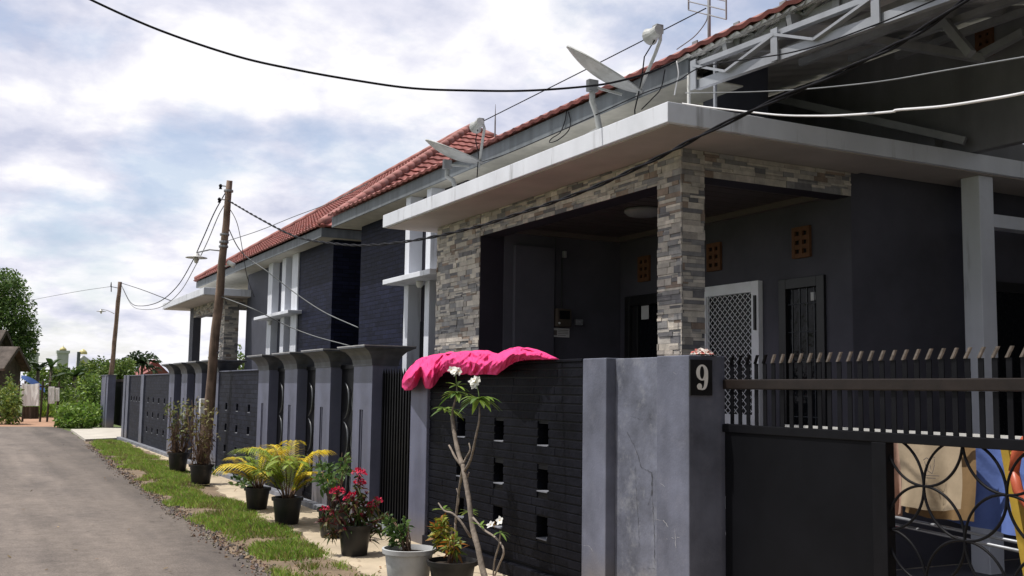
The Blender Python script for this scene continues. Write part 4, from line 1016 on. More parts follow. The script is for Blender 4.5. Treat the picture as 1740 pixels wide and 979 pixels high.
# ------------------------------------------------------------------ cables
def smooth_path(pts, n=10):
    out = []; P = [pts[0] * 2 - pts[1]] + pts + [pts[-1] * 2 - pts[-2]]
    for i in range(1, len(P) - 2):
        for k in range(n):
            t_ = k / n; a, b, c, d = P[i - 1], P[i], P[i + 1], P[i + 2]
            out.append(.5 * ((2 * b) + (c - a) * t_ + (2 * a - 5 * b + 4 * c - d) * t_ * t_ + (3 * b - a - 3 * c + d) * t_ ** 3))
    out.append(pts[-1]); return out
def wire(name, pts, r, m, label, twist=0, ext=(0, 0)):
    path = smooth_path([Vector(p) for p in pts]); mb = MB()
    # carry the line on, straight, to the supports that stand outside the picture
    if ext[0]: path.insert(0, path[0] + (path[0] - path[2]).normalized() * ext[0])
    if ext[1]: path.append(path[-1] + (path[-1] - path[-3]).normalized() * ext[1])
    if twist:
        dense = []
        for a, b in zip(path, path[1:]):
            n = max(1, int((b - a).length / .03))
            for i in range(n): dense.append(a.lerp(b, i / n))
        dense.append(path[-1])
        for ph in (0, math.pi):
            pts2 = [p + Vector((math.cos(i * .33 + ph), 0, math.sin(i * .33 + ph))) * r * .8 for i, p in enumerate(dense)]
            mb.tube(pts2, r * .8, 6)
    else: mb.tube(path, r, 6)
    return tag(mb.build(name, m, None, True), label, 'cable')
def pl(pix, Xs): 
    n = len(pix) - 1
    return [PX(x, y, lerp(Xs[0], Xs[1], i / n)) for i, (x, y) in enumerate(pix)]
# overhead line crossing from the street to the eave
pix = [(90, -35), (155, 0), (270, 51), (400, 95), (500, 118), (600, 136), (700, 150), (800, 154), (900, 154), (1005, 146), (1060, 136), (1112, 120), (1150, 103)]
wire('overhead_cable', [PY(x, y, lerp(8.6, 7.2, (x - 90) / 1060)) for x, y in pix], .0095, M['cable'], 'long black overhead cable sagging across the upper sky to the eave', 0, (7, 0))
s_ = [(398, 342), (440, 371), (500, 401), (560, 413), (620, 417), (700, 409), (800, 388), (900, 357), (1000, 322), (1100, 277), (1200, 226), (1300, 178), (1400, 135), (1500, 88), (1560, 55), (1640, 0), (1720, -60)]
wire('twisted_cable', [on1(342)] + [PX(x, y, 4.0) for x, y in s_[1:]], .0105, M['cable'], 'thick twisted black service cable dipping in front of the stone porch', 1, (0, 7))
wire('white_cable', [PX(x, y, X) for x, y, X in [(1160, 176, 4.66), (1200, 182, 4.60), (1270, 190, 4.45), (1330, 196, 4.35), (1400, 197, 4.25), (1450, 195, 4.15), (1515, 190, 4.05), (1525, 187, 4.04), (1600, 181, 3.9), (1680, 169, 3.8), (1740, 158, 3.7), (1840, 135, 3.6)]], .0065, M['cablewhite'], 'white cable running from the canopy corner out to the right edge', 0, (0, 6))
wire('grey_cable', [PX(x, y, X) for x, y, X in [(1165, 158, 4.9), (1250, 157, 4.85), (1330, 154, 4.8), (1400, 149, 4.75), (1500, 138, 4.7), (1600, 121, 4.6), (1740, 97, 4.5), (1840, 80, 4.4)]], .0045, M['cablegrey'], 'thin grey cable below the trusses running to the right edge', 0, (0, 6))
wire('guy_wire', [PX(823, 205, 4.97), PX(1000, 116, 5.4), PX(1200, 14, 5.98)], .0055, M['cable'], 'straight wire from the smaller dish up to the television antenna')
wire('antenna_lead', [PX(x, y, 6) for x, y in [(1203, 22), (1199, 38), (1180, 62), (1150, 84)]], .005, M['cablegrey'], 'thin lead drooping from the television antenna to the roof')
wire('eave_cable', [PX(x, y, 4.9) for x, y in [(820, 275), (860, 262), (940, 228), (1020, 192), (1090, 160), (1150, 138), (1200, 112), (1350, 88), (1480, 45), (1600, -5)]], .005, M['cable'], 'thin black cable running along the fascia above the canopy')
wire('loop_cable', [PX(x, y, 5.33) for x, y in [(963, 187), (960, 205), (952, 225), (938, 235), (934, 242), (948, 238), (966, 222), (969, 205), (966, 190)]], .0055, M['cable'], 'loop of loose black cable hanging from the eave left of the tripod dish')
wire('corner_cable', [PX(x, y, 5.2) for x, y in [(1150, 104), (1153, 125), (1150, 140), (1146, 162)]], .006, M['cablewhite'], 'white cable dropping from the eave to the canopy corner')
wire('corner_cable', [PX(x, y, 5.2) for x, y in [(1130, 118), (1123, 150), (1108, 168), (1090, 186)]], .005, M['cable'], 'black cable slanting down beside the larger dish to the canopy')
wire('pole_cable', [on1(318)] + [PX(x, y, X) for x, y, X in [(365, 360, 4.03), (345, 405, 4.1), (325, 448, 4.2), (300, 488, 4.35), (270, 513, 4.5), (240, 520, 4.95), (222, 514, 5.2)]] + [PX(207, 486, 5.48)], .011, M['cable'], 'drooping black cable, left of a pair, linking the two wooden poles')
wire('pole_cable', [on1(342)] + [PX(x, y, X) for x, y, X in [(372, 365, 4.03), (352, 412, 4.1), (332, 452, 4.2), (306, 496, 4.35), (275, 521, 4.5), (245, 526, 4.95), (224, 519, 5.2)]] + [PX(208, 490, 5.48)], .009, M['cablegrey'], 'drooping grey cable, right of a pair, linking the two wooden poles')
wire('pole_cable', [PX(206, 481, 5.48), PX(240, 492, 5.1), PX(290, 511, 4.72)], .011, M['cable'], 'short black cable from the distant pole to the far canopy')
wire('pole_cable', [PX(188, 487, 5.4), PX(140, 494, 4.6), PX(90, 503, 3.6), PX(48, 511, 2.9)], .010, M['cablegrey'], 'grey cable running left from the distant pole towards the dark tree')
wire('service_cable', [on1(380)] + [PX(x, y, X) for x, y, X in [(410, 428, 4.4), (455, 462, 4.8), (500, 497, 5.2), (550, 530, 5.55), (609, 557, 5.74)]], .010, M['cablegrey'], 'pale service cable sagging from the pole to the dark brick wall')
wire('service_cable', [on1(503)] + [PX(x, y, X) for x, y, X in [(430, 525, 4.4), (480, 550, 4.9), (530, 570, 5.3), (595, 588, 5.7)]], .009, M['cablegrey'], 'lower pale service cable passing behind the flared pillars')
wire('service_cable', [on1(350)] + [PX(x, y, X) for x, y, X in [(403, 380, 4.5), (413, 430, 5.0), (420, 470, 5.2), (432, 505, 5.3)]], .007, M['cable'], 'thin dark cable hanging from the pole top to the far canopy')
wire('service_cable', [on1(412)] + [PX(x, y, X) for x, y, X in [(440, 392, 4.4), (500, 368, 4.7), (560, 345, 5.0), (625, 312, 5.25)]], .006, M['cablegrey'], 'faint thin cable rising from the pole towards the red roof')

# ------------------------------------------------------------------ pink quilt on the wall
def quilt():
    from mathutils import noise
    top = [(683, 646), (686, 636), (690, 628), (697, 618), (706, 609), (716, 605), (730, 602), (760, 598), (800, 595), (822, 596), (838, 601), (846, 597), (856, 592), (870, 589), (885, 589.5), (900, 593), (918, 600), (936, 608.5)]
    hem = [(683, 658), (688, 664), (700, 663), (709, 655), (715, 641), (717, 640), (719, 652), (723, 660), (731, 661), (739, 655), (748, 641), (757, 632), (772, 634), (786, 637), (792, 635), (800, 638), (825, 636), (845, 637.5), (850, 633), (862, 624), (874, 616), (888, 612), (905, 611), (936, 610)]
    mb = OMB(); NU, NV = 220, 44
    def fn(u, v):
        x = lerp(683, 936, u); yt, yb = interp(top, x), interp(hem, x)
        lobe = max(0, 1 - abs(x - 699) / 17) + max(0, 1 - abs(x - 731) / 16)
        bulge = .06 + .13 * min(1, lobe * 1.5) + .07 * max(0, 1 - abs(x - 858) / 40)
        endf = min(1, (1 - u) * 7, u * 30 + .1)
        if v < .62:
            f = v / .62; X = 4.17 - bulge * math.sin(math.pi * min(1, f * .9 + .1)) * endf
            fold = math.sin(x * .33 + f * 5 + 1.5 * math.sin(x * .07)) * .5 + math.sin(x * .17 - f * 7 + 1) * .6 + .35 * math.sin(x * .71 + f * 3)
            q1 = noise.noise(Vector((x * .034 + f * .9, f * 1.1 - x * .02, 2.2))); q2 = noise.noise(Vector((x * .10 - f * 1.8, f * 2.2, 7.1))); q3 = noise.noise(Vector((x * .3, f * 5 + x * .12, 4.4)))
            X += (.10 * abs(q1) + .055 * abs(q2) + .012 * q3 - .03) * endf
            p = PX(x, lerp(yb, yt + (yb - yt) * .1, f ** .85), X)
        else:
            f = (v - .62) / .38; p = PX(x, lerp(yt + (yb - yt) * .1, yt, min(1, f * 3)), 4.17)
            p.x = 4.17 + f * .15; p.z -= .12 * f * f * (0 if f < .35 else (f - .35) / .65) + 0
            p.z += .012 * noise.noise(Vector((x * .08, f * 3, 1))) * (1 - abs(2 * u - 1) ** 4)
        return p
    mb.grid(fn, NU, NV)
    o = mb.build('quilt', M['pink'], None, True)
    sd_ = o.modifiers.new('thick', 'SOLIDIFY'); sd_.thickness = .012
    tag(o, 'bright pink quilt draped over the black brick wall to dry', 'quilt')
quilt()

# ------------------------------------------------------------------ plants
def leaf(mb, p, d, up, L, w, droop=.3, seg=3, fold=.0):
    p = Vector(p); d = Vector(d).normalized(); s = d.cross(Vector(up))
    if s.length < 1e-3: s = d.cross(Vector((1, 0, 0)))
    s.normalize(); n = s.cross(d).normalized()
    vs = []
    for k in range(seg + 1):
        f = k / seg; c = p + d * (L * f) - Vector((0, 0, 1)) * (droop * L * f * f)
        ww = w * (math.sin(math.pi * (.12 + .86 * f)) ** .8) * (1 if k < seg else .1)
        vs += [c - s * ww, c + n * (-fold * ww), c + s * ww]
    mb.add(vs, [(3 * k + j, 3 * k + j + 1, 3 * k + j + 4, 3 * k + j + 3) for k in range(seg) for j in range(2)])
def rv(rg): 
    while True:
        v = Vector((rg.uniform(-1, 1), rg.uniform(-1, 1), rg.uniform(-1, 1)))
        if .05 < v.length < 1: return v.normalized()
def jit(c, rg, a=.25):
    k = rg.uniform(1 - a, 1 + a); return (c[0] * k * rg.uniform(.9, 1.12), c[1] * k, c[2] * k * rg.uniform(.8, 1.2))
def foliage(mb, blobs, n, size, cols, rg, asp=.4, up=.35, shell=.5, seg=2):
    wts = [b[1][0] * b[1][1] * b[1][2] for b in blobs]
    for _ in range(n):
        c, r = rg.choices(blobs, wts)[0]; v = rv(rg); k = shell + (1 - shell) * rg.random()
        p = Vector(c) + Vector((v.x * r[0], v.y * r[1], v.z * r[2])) * k
        dr = (v * .6 + rv(rg) * .9 + Vector((0, 0, up))).normalized()
        mb.col = jit(rg.choice(cols), rg, .3); s = size * rg.uniform(.6, 1.35)
        leaf(mb, p, dr, rv(rg), s, s * asp * .5, .25, seg)
    mb.col = (1, 1, 1)
def pot(t, c, r, h, m, rim=.02, soil=True):
    c = Vector(c)
    mb = MB(); mb.lathe([(0, 0), (r * .72, 0), (r * .76, h * .04), (r * .93, h - rim * 2), (r * .93, h - rim * 2 + .002), (r * 1.03, h - rim * 2 + .004), (r * 1.05, h), (r * .97, h + .002), (r * .93, h - rim * 1.2), (r * .9, h * .8)], c, 28)
    p = mb.build('pot', m, t, True)
    me = p.modifiers.new('edge', 'EDGE_SPLIT'); me.split_angle = R(40)
    mb = MB(); mb.lathe([(r * .935, h * .86), (r * .6, h * .9), (0, h * .91)], c, 20); mb.build('soil', M['potsoil'], t)

GZ = .05
def palm(c, r, h, fl, nf, label, seed):
    rg = random.Random(seed); c = Vector(c); t = empty('potted_palm', c, label, 'potted palm', 'potted yellow palms')
    pot(t, c, r, h, M['potblack'])
    st = MB(); fr = OMB(); c0 = c + Vector((0, 0, h * .88))
    for k in range(9):
        a = rg.uniform(0, 6.28); b = c0 + Vector((math.cos(a), math.sin(a), 0)) * r * .45 * rg.random(); st.tube([b, b + Vector((math.cos(a) * .03, math.sin(a) * .03, .16 * rg.uniform(.7, 1.2)))], [.012, .007], 6)
    for k in range(nf):
        a = k * 2.4 + rg.uniform(-.3, .3); out = Vector((math.cos(a), math.sin(a), 0)); el = rg.uniform(.75, 1.5); L = fl * rg.uniform(.6, 1.12)
        pts = []; b = c0 + out * r * .2
        for q in range(9):
            f = q / 8; pts.append(b + out * (L * (.75 * math.cos(el) * f + .34 * f ** 2.2)) + Vector((0, 0, L * (1.26 * math.sin(el) * f - .38 * f ** 3.2))))
        st.tube(pts, [.006 * (1 - .8 * q / 8) for q in range(9)], 5)
        yel = rg.random() < .6
        for q in range(22):
            f = .22 + .78 * q / 21; i = min(int(f * 8), 7); g_ = f * 8 - i; p = pts[i].lerp(pts[i + 1], g_); tg = (pts[i + 1] - pts[i]).normalized()
            sd = tg.cross(Vector((0, 0, 1))).normalized()
            for s in (-1, 1):
                base = (.48, .41, .03) if yel and rg.random() < .8 else (.22, .30, .035)
                if f > .5 and yel: base = (.60, .46, .03)
                fr.col = jit(base, rg, .25)
                leaf(fr, p, tg * .75 + sd * s * .8 + Vector((0, 0, .25)), (0, 0, 1), L * .40 * (1 - .5 * abs(f - .45)), .0105, .55, 4)
    fr.col = (1, 1, 1)
    st.build('stems', M['twig'], t, True); fr.build('fronds', M['leaf'], t)
palm((3.45, 13.75, GZ), .165, .27, .66, 17, 'yellow areca palm in a black pot, the left and farther of two', 21)
palm((3.40, 12.15, GZ), .175, .30, .74, 20, 'yellow areca palm in a black pot, the right and nearer of two', 22)

def dry_shrub(c, r, h, ht, label, seed, dense, leafcol, pole_=False):
    rg = random.Random(seed); c = Vector(c); t = empty('dry_shrub', c, label, 'potted shrub', 'dry potted shrubs')
    pot(t, c, r, h, M['potblack'])
    st = MB(); lf = OMB(); c0 = c + Vector((0, 0, h * .88))
    for k in range(dense):
        a = rg.uniform(0, 6.28); b = c0 + Vector((math.cos(a), math.sin(a), 0)) * r * .5 * rg.random(); H = ht * rg.uniform(.45, 1.0)
        pts = [b]; dr = Vector((math.cos(a) * .16, math.sin(a) * .16, 1))
        for q in range(5): pts.append(pts[-1] + (dr + rv(rg) * .22) * H / 5)
        st.tube(pts, [.009, .008, .006, .005, .004, .002], 5)
        for q in range(3):
            p = pts[rg.randint(2, 5)]; e = p + (rv(rg) + Vector((0, 0, .5))) * .12; st.tube([p, e], [.004, .0015], 4)
            if rg.random() < .8:
                for z in range(3): lf.col = jit(leafcol, rg, .4); leaf(lf, e, rv(rg), rv(rg), .06, .014, .3, 2)
    for z in range(dense * 4):
        a = rg.uniform(0, 6.28); q = rg.random() ** 1.5; p = c0 + Vector((math.cos(a) * r * .8, math.sin(a) * r * .8, ht * .6 * q)) * 1; lf.col = jit((.12, .075, .045), rg, .4); leaf(lf, p, rv(rg), rv(rg), .08, .012, .3, 2)
    for z in range(int(dense * 1.6)):
        a = rg.uniform(0, 6.28); p = c0 + Vector((math.cos(a) * r * 1.2 * rg.random(), math.sin(a) * r * 1.2 * rg.random(), ht * rg.uniform(.7, 1.08))); lf.col = jit(leafcol, rg, .4); leaf(lf, p, rv(rg), rv(rg), .075, .02, .3, 2)
    st.build('branches', M['twig'], t, True); lf.build('leaves', M['leaf'], t)
dry_shrub((3.60, 20.3, GZ), .19, .34, .90, 'spindly dry shrub in a black pot, left of the leaning pole', 31, 36, (.20, .23, .09))
dry_shrub((3.48, 17.55, GZ), .19, .31, .98, 'bare twiggy shrub in a round black pot in front of the leaning pole', 32, 30, (.22, .20, .08))

# cockscomb with crimson crests
def cockscomb():
    rg = random.Random(41); c = Vector((3.36, 9.66, GZ)); t = empty('cockscomb_plant', c, 'bushy cockscomb with crimson velvet flower heads in a dark pot', 'potted flower')
    pot(t, c, .16, .28, M['potblack'])
    st = MB(); lf = OMB(); fl = OMB(); c0 = c + Vector((0, 0, .24)); tops = []
    spec = [(610, 806, 1), (573, 838, 1), (611, 822, .7), (641, 852, .5), (630, 860, .4), (552, 866, .4), (590, 850, .4), (600, 842, .5), (655, 875, .2), (545, 885, .2), (622, 838, .3), (640, 890, .2), (565, 870, .3), (585, 900, .2), (612, 875, .2), (650, 905, .1), (560, 910, .1), (630, 920, .1)]
    for (px, py, s) in spec:
        tp = PY(px, py, 9.66 + rg.uniform(-.16, .16)); tp.x = tp.x
        b = c0 + Vector((rg.uniform(-.06, .06), rg.uniform(-.06, .06), 0)); mid = b.lerp(tp, .5) + Vector(((tp.x - b.x) * .25, 0, .02))
        pts = [b, b.lerp(mid, .5), mid, mid.lerp(tp, .5), tp]; st.tube(pts, [.008, .007, .006, .005, .004], 6)
        for k in range(34):
            f = rg.uniform(.12, 1.0); p = pts[min(int(f * 4), 3)].lerp(pts[min(int(f * 4), 3) + 1], f * 4 - min(int(f * 4), 3)); v = rv(rg)
            lf.col = jit(rg.choice([(.05, .085, .022), (.07, .10, .025), (.10, .03, .03), (.035, .055, .018), (.12, .10, .04)]), rg, .35); leaf(lf, p, v * .9 + Vector((0, 0, .35)), rv(rg), rg.uniform(.06, .11), .012, .4, 3)
        fl = OMB()
        if s > .3:
            R0 = .035 * s + .012
            for k in range(int(70 * s)):
                v = rv(rg); fl.col = jit((.50, .012, .06), rg, .45); p = tp + Vector((v.x * R0 * 1.3, v.y * R0 * 1.3, abs(v.z) * R0 * 1.1)); leaf(fl, p, v, rv(rg), .022, .011, .1, 2)
            for k in range(int(26 * s)): v = rv(rg); fl.col = jit((.26, .02, .05), rg, .4); leaf(fl, tp - Vector((0, 0, rg.uniform(.0, .05))), v, rv(rg), .03, .007, .2, 2)
        else:
            for k in range(10): v = rv(rg); fl.col = jit((.28, .02, .05), rg, .4); leaf(fl, tp, v + Vector((0, 0, .6)), rv(rg), .035, .006, .2, 2)
        fl.build('flower_head', M['petal'], t)
    st.build('stems', mat('red_stem', (.13, .03, .03), .7, .3, 20, 0), t, True); lf.build('leaves', M['leaf'], t)
cockscomb()
# green shrub between palm and cockscomb
def bush_pot(c, r, h, m, blobs, n, size, cols, label, seed, name='potted_shrub', asp=.45):
    rg = random.Random(seed); c = Vector(c); t = empty(name, c, label, 'potted shrub')
    pot(t, c, r, h, m); st = MB(); lf = OMB(); c0 = c + Vector((0, 0, h * .88))
    for b, rr in blobs:
        for k in range(4):
            e = Vector(b) + Vector((rg.uniform(-1, 1) * rr[0], rg.uniform(-1, 1) * rr[1], rg.uniform(0, 1) * rr[2])); st.tube([c0 + Vector((rg.uniform(-.04, .04), rg.uniform(-.04, .04), 0)), c0.lerp(e, .5) + rv(rg) * .02, e], [.007, .005, .002], 5)
    foliage(lf, blobs, n, size, cols, rg, asp, .4, .3)
    st.build('stems', M['twig'], t, True); lf.build('leaves', M['leaf'], t)
G1 = [(.09, .17, .035), (.06, .12, .03), (.13, .22, .05), (.04, .085, .02)]
e = (3.55, 10.9, GZ)
bush_pot(e, .17, .30, M['potblack'], [((3.50, 11.0, .62), (.12, .2, .12)), ((3.6, 10.75, .78), (.07, .14, .16)), ((3.55, 11.25, .72), (.1, .14, .12))], 260, .07, G1, 'light green loose shrub in a dark pot between the palms and the red flowers', 51)
g0 = PZ(693, 1006, GZ)
bush_pot((3.22, 7.95, GZ), .205, .30, M['potgrey'], [((3.16, 8.05, .44), (.06, .1, .09)), ((3.10, 8.1, .52), (.03, .06, .1)), ((3.2, 8.0, .5), (.03, .04, .12))], 260, .05, [(.07, .13, .03), (.05, .10, .03), (.10, .17, .04)], 'low green plant in a large pale grey plastic pot', 52)
bush_pot((3.45, 7.62, GZ), .19, .24, M['potblack'], [((3.42, 7.78, .48), (.06, .09, .13)), ((3.46, 7.62, .40), (.07, .07, .07))], 330, .07, [(.20, .24, .03), (.13, .19, .03), (.28, .25, .03), (.30, .12, .02)], 'yellow green croton in a wide black pot under the frangipani', 53, 'potted_croton', .3)

# frangipani
def frangipani():
    rg = random.Random(61); X = 3.78; t = empty('frangipani_tree', PX(828, 985, X) * 1, 'slender bare frangipani tree with white flowers in front of the black wall', 'tree')
    def P(pts): return smooth_path([PX(x, y, X + dx) for x, y, dx in pts], 5)
    mb = MB()
    def branch(pts, r0, r1): q = P(pts); mb.tube(q, [lerp(r0, r1, k / (len(q) - 1)) * rg.uniform(.92, 1.08) for k in range(len(q))], 9)
    branch([(836, 1010, 0), (822, 975, 0), (812, 930, 0), (803, 895, .0), (797, 850, 0), (790, 810, .0), (786, 790, .0)], .027, .019)
    branch([(786, 792, 0), (778, 765, 0), (772, 735, 0), (769, 712, .0), (768, 698, 0)], .021, .017)
    branch([(790, 800, 0), (800, 780, -.03), (808, 745, -.04), (814, 715, -.04), (815, 690, -.03)], .012, .007)
    branch([(774, 890, .05), (778, 850, .04), (783, 815, .02), (787, 795, .0)], .011, .013)
    branch([(772, 975, .05), (774, 920, .05), (774, 888, .05)], .013, .011)
    branch([(783, 790, 0), (774, 778, -.03), (766, 762, -.04), (763, 757, -.04)], .011, .008)
    branch([(785, 793, 0), (792, 778, .03), (799, 765, .04), (797, 753, .04)], .010, .006)
    branch([(792, 830, 0), (794, 812, .02), (797, 803, .02)], .009, .006)
    branch([(800, 912, 0), (795, 905, -.05), (782, 885, -.1), (768, 872, -.14), (755, 868, -.16), (745, 855, -.16)], .012, .006)
    branch([(804, 880, .0), (822, 900, -.04), (840, 912, -.08), (852, 925, -.1), (856, 940, -.1), (848, 960, -.1), (838, 985, -.08)], .009, .007)
    branch([(838, 985, -.08), (840, 955, -.1), (848, 925, -.1), (850, 905, -.1)], .007, .006)
    branch([(775, 870, .05), (780, 848, .04), (776, 830, .03)], .007, .005)
    branch([(768, 700, 0), (776, 670, .0), (776, 655, 0)], .009, .006)
    mb.build('trunk', M['bark'], t, True)
    lf = OMB(); fl = OMB()
    def rosette(x, y, X_, n, L, droop=.5):
        c = PX(x, y, X_)
        for k in range(n):
            a = k * 2.4 + rg.uniform(-.3, .3); el = rg.uniform(-.15, .6); d_ = Vector((math.cos(a) * math.cos(el), math.sin(a) * math.cos(el), math.sin(el)))
            lf.col = jit(rg.choice([(.13, .22, .035), (.18, .27, .05), (.09, .16, .03)]), rg, .25); leaf(lf, c, d_, (0, 0, 1), L * 1.3 * rg.uniform(.75, 1.15), L * .15, droop, 5, .25)
    rosette(776, 668, X, 17, .13); rosette(776, 655, X, 6, .10, .3); rosette(815, 678, X - .03, 20, .15, .6); rosette(759, 696, X - .02, 15, .13, .5); rosette(764, 695, X, 6, .1)
    rosette(796, 870, X + .03, 9, .09, .3); rosette(752, 866, X - .16, 6, .085, .3); rosette(816, 893, X - .05, 6, .07, .2); rosette(850, 905, X - .1, 7, .07)
    def blossom(x, y, X_, n):
        c = PX(x, y, X_)
        for k in range(n):
            o = Vector((rg.uniform(-.03, .03), rg.uniform(-.045, .045), rg.uniform(-.025, .025))); ax = (Vector((-.9, -.5, .5)) + rv(rg) * .5).normalized(); s = ax.cross(Vector((0, 0, 1))).normalized(); u_ = s.cross(ax)
            for q in range(5):
                a = q * 1.2566 + k; d_ = (s * math.cos(a) + u_ * math.sin(a)) + ax * .35; fl.col = (.80, .80, .76); leaf(fl, c + o, d_, ax, .042, .014, .1, 3)
            fl.col = (.7, .45, .06); leaf(fl, c + o + ax * .004, s, ax, .01, .006, 0, 2)
        for k in range(5): fl.col = (.55, .35, .12); leaf(fl, c + Vector((0, .02, -.02)), rv(rg), rv(rg), .03, .006, 0, 2)
    blossom(773, 629, X, 7); blossom(808, 650, X - .03, 8); blossom(841, 887, X - .1, 2)
    gs = mat('green_stalk', (.12, .18, .05), .6, .2, 10, 0)
    mb = MB(); mb.tube([PX(776, 657, X), PX(775, 640, X), PX(773, 630, X)], [.006, .005, .004], 6); mb.build('flower_stalk', gs, t, True)
    mb = MB(); mb.tube([PX(815, 682, X - .03), PX(813, 665, X - .03), PX(809, 652, X - .03)], [.006, .005, .004], 6); mb.build('flower_stalk', gs, t, True)
    lf.build('leaves', M['leaf'], t); fl.build('blossoms', M['petal'], t)
frangipani()
# weed growing at the kerb
def weeds():
    rg = random.Random(71); lf = OMB()
    for (x, y, n, s) in [(4.0, 16.6, 60, .09), (3.95, 17.1, 40, .08), (4.08, 12.6, 30, .06), (4.0, 19.0, 30, .08)]:
        foliage(lf, [((x, y, .1), (.1, .18, .1))], n, s, [(.05, .1, .02), (.08, .14, .03)], rg, .5)
    tag(lf.build('kerb_weeds', M['leaf']), 'small green weeds sprouting along the foot of the fence', 'weeds', kind='stuff')
weeds()

# grass strip
def grass():
    rg = random.Random(81); mb = OMB()
    from mathutils import noise
    def dens(x, y): return noise.noise(Vector((x * 1.6, y * .9, 3.1))) + .5 * noise.noise(Vector((x * 4, y * 3, 1)))
    n = 0
    for _ in range(95000):
        y = 6.2 + (32.0 - 6.2) * rg.random() ** 1.35; u = rg.random(); a, b = roadx(y), pavex(y)
        x = lerp(a - .02, b + .05, u); d_ = dens(x, y); e = math.sin(math.pi * min(1, max(0, u * .9 + .08))) 
        if d_ * 1.15 + math.sin(math.pi * min(1, max(0, u * .95 - .02))) ** .8 * .75 - .33 + (.12 if y > 13 else 0) < rg.random() * .55: continue
        h = rg.uniform(.025, .075) * (1 + .8 * max(0, d_)) * (.6 + .6 * e); a_ = rg.uniform(0, 6.28); ln = rg.uniform(.1, .9) * h; w = rg.uniform(.0025, .005) * (1 + y / 14)
        c = rg.choice([(.23, .38, .05), (.18, .31, .04), (.29, .42, .07), (.30, .34, .09), (.32, .28, .12)]) if d_ > -.1 else rg.choice([(.22, .19, .08), (.15, .2, .04)])
        mb.col = jit(c, rg, .25); dx, dy = math.cos(a_), math.sin(a_)
        mb.add([(x - dy * w, y + dx * w, .015), (x + dy * w, y - dx * w, .015), (x + dx * ln * .5, y + dy * ln * .5, .015 + h * .7), (x + dx * ln, y + dy * ln, .015 + h)], [(0, 1, 2), (0, 2, 3)]); n += 1
    for _ in range(900):
        y = rg.uniform(6.5, 14); x = lerp(roadx(y), pavex(y), rg.uniform(.25, 1)); 
        if dens(x * 1.7, y * 1.3) < .12: continue
        mb.col = jit((.10, .20, .03), rg, .3); leaf(mb, (x, y, .03 + rg.random() * .04), rv(rg) + Vector((0, 0, .5)), rv(rg), .03, .011, .3, 2)
    tag(mb.build('verge_grass', M['grass']), 'strip of short green grass between the asphalt and the pavement', 'grass', kind='stuff')
grass()
def gravel():
    rg = random.Random(91); mb = MB()
    for _ in range(2600):
        y = 6.3 + 24 * rg.random() ** 1.6; x = roadx(y) + rg.gauss(.03, .08); s = rg.uniform(.004, .013) * (1 if rg.random() < .96 else 2.0)
        mb.col = jit(rg.choice([(.17, .14, .12), (.22, .19, .16), (.10, .085, .075), (.2, .13, .09)]), rg, .2); q = Quaternion((rg.random(), rg.random(), rg.random(), rg.random())).normalized()
        vs = [Vector((x, y, .02)) + q @ Vector((a * s * rg.uniform(.7, 1.2), b * s * rg.uniform(.7, 1.2), c * s * .6)) for a in (-1, 1) for b in (-1, 1) for c in (-1, 1)]
        mb.add(vs, [(0, 1, 3, 2), (4, 6, 7, 5), (0, 4, 5, 1), (2, 3, 7, 6), (0, 2, 6, 4), (1, 5, 7, 3)])
    tag(mb.build('edge_gravel', M['pebble']), 'loose gravel and broken asphalt crumbs along the road edge', 'gravel', kind='stuff')
gravel()
def litter():
    rg = random.Random(95); mb = OMB()
    for _ in range(420):
        y = 6.4 + 26 * rg.random() ** 1.3; x = rg.uniform(2.2, 4.1) if rg.random() < .75 else rg.uniform(.0, 2.4); mb.col = jit(rg.choice([(.24, .16, .08), (.15, .10, .06), (.35, .27, .16), (.08, .06, .04)]), rg, .3)
        leaf(mb, (x, y, .055 if x > pavex(y) else .034), (rg.uniform(-1, 1), rg.uniform(-1, 1), .1), (0, 0, 1), rg.uniform(.03, .07), .012, .0, 2)
    tag(mb.build('leaf_litter', M['grass']), 'scattered dry leaves and twigs on road edge and pavement', 'litter', kind='stuff')
litter()

# ------------------------------------------------------------------ the far end of the street
GB = [(.11, .18, .032), (.08, .135, .027), (.15, .23, .04), (.05, .085, .02), (.20, .26, .06)]
GD = [(.022, .04, .012), (.03, .055, .014), (.045, .075, .018), (.06, .095, .022)]
def bush(px0, px1, ytop, ybot, Y, n, size, cols, label, seed, name='bush', group='bushes at the end of the street', depth=1.5, zlow=0, asp=.45):
    rg = random.Random(seed); a, b = PY(px0, ytop, Y), PY(px1, ytop, Y); zt = a.z; w = abs(b.x - a.x) / .84; z0 = max(zlow, PY((px0 + px1) / 2, ybot, Y).z if ybot else 0)
    cx = (a.x + b.x) / 2; blobs = []
    k = max(3, int(w / max(.6, (zt - z0) * .45)))
    for i in range(k * 2):
        f = rg.random(); hh = (zt - z0) * rg.uniform(.35, .55) * (1 - .35 * abs(f - .5)); zc = z0 + hh * rg.uniform(.7, 1.15)
        if i < k: f = (i + .5) / k
        zc = min(zc, zt - hh * .95)
        blobs.append(((lerp(a.x, b.x, f), Y + rg.uniform(-.5, .5) * depth, max(zc, z0 + .3 * hh)), (w / k * rg.uniform(.5, .85), depth * .5, hh)))
    t = empty(name, (cx, Y, z0 if zlow else 0), label, 'tree' if 'tree' in name else 'bush', group)
    lf = OMB(); foliage(lf, blobs, n, size, cols, rg, asp, .4, .35); lf.build('foliage', M['leaf'], t)
    mb = MB()
    for i in range(min(6, k * 2)):
        c = Vector(blobs[i][0]); mb.tube([(c.x + rg.uniform(-.1, .1), Y, 0), (c.x, c.y, c.z * .6), c], [.05, .035, .015], 6)
    mb.build('stems', M['twig'], t, True)
    return t
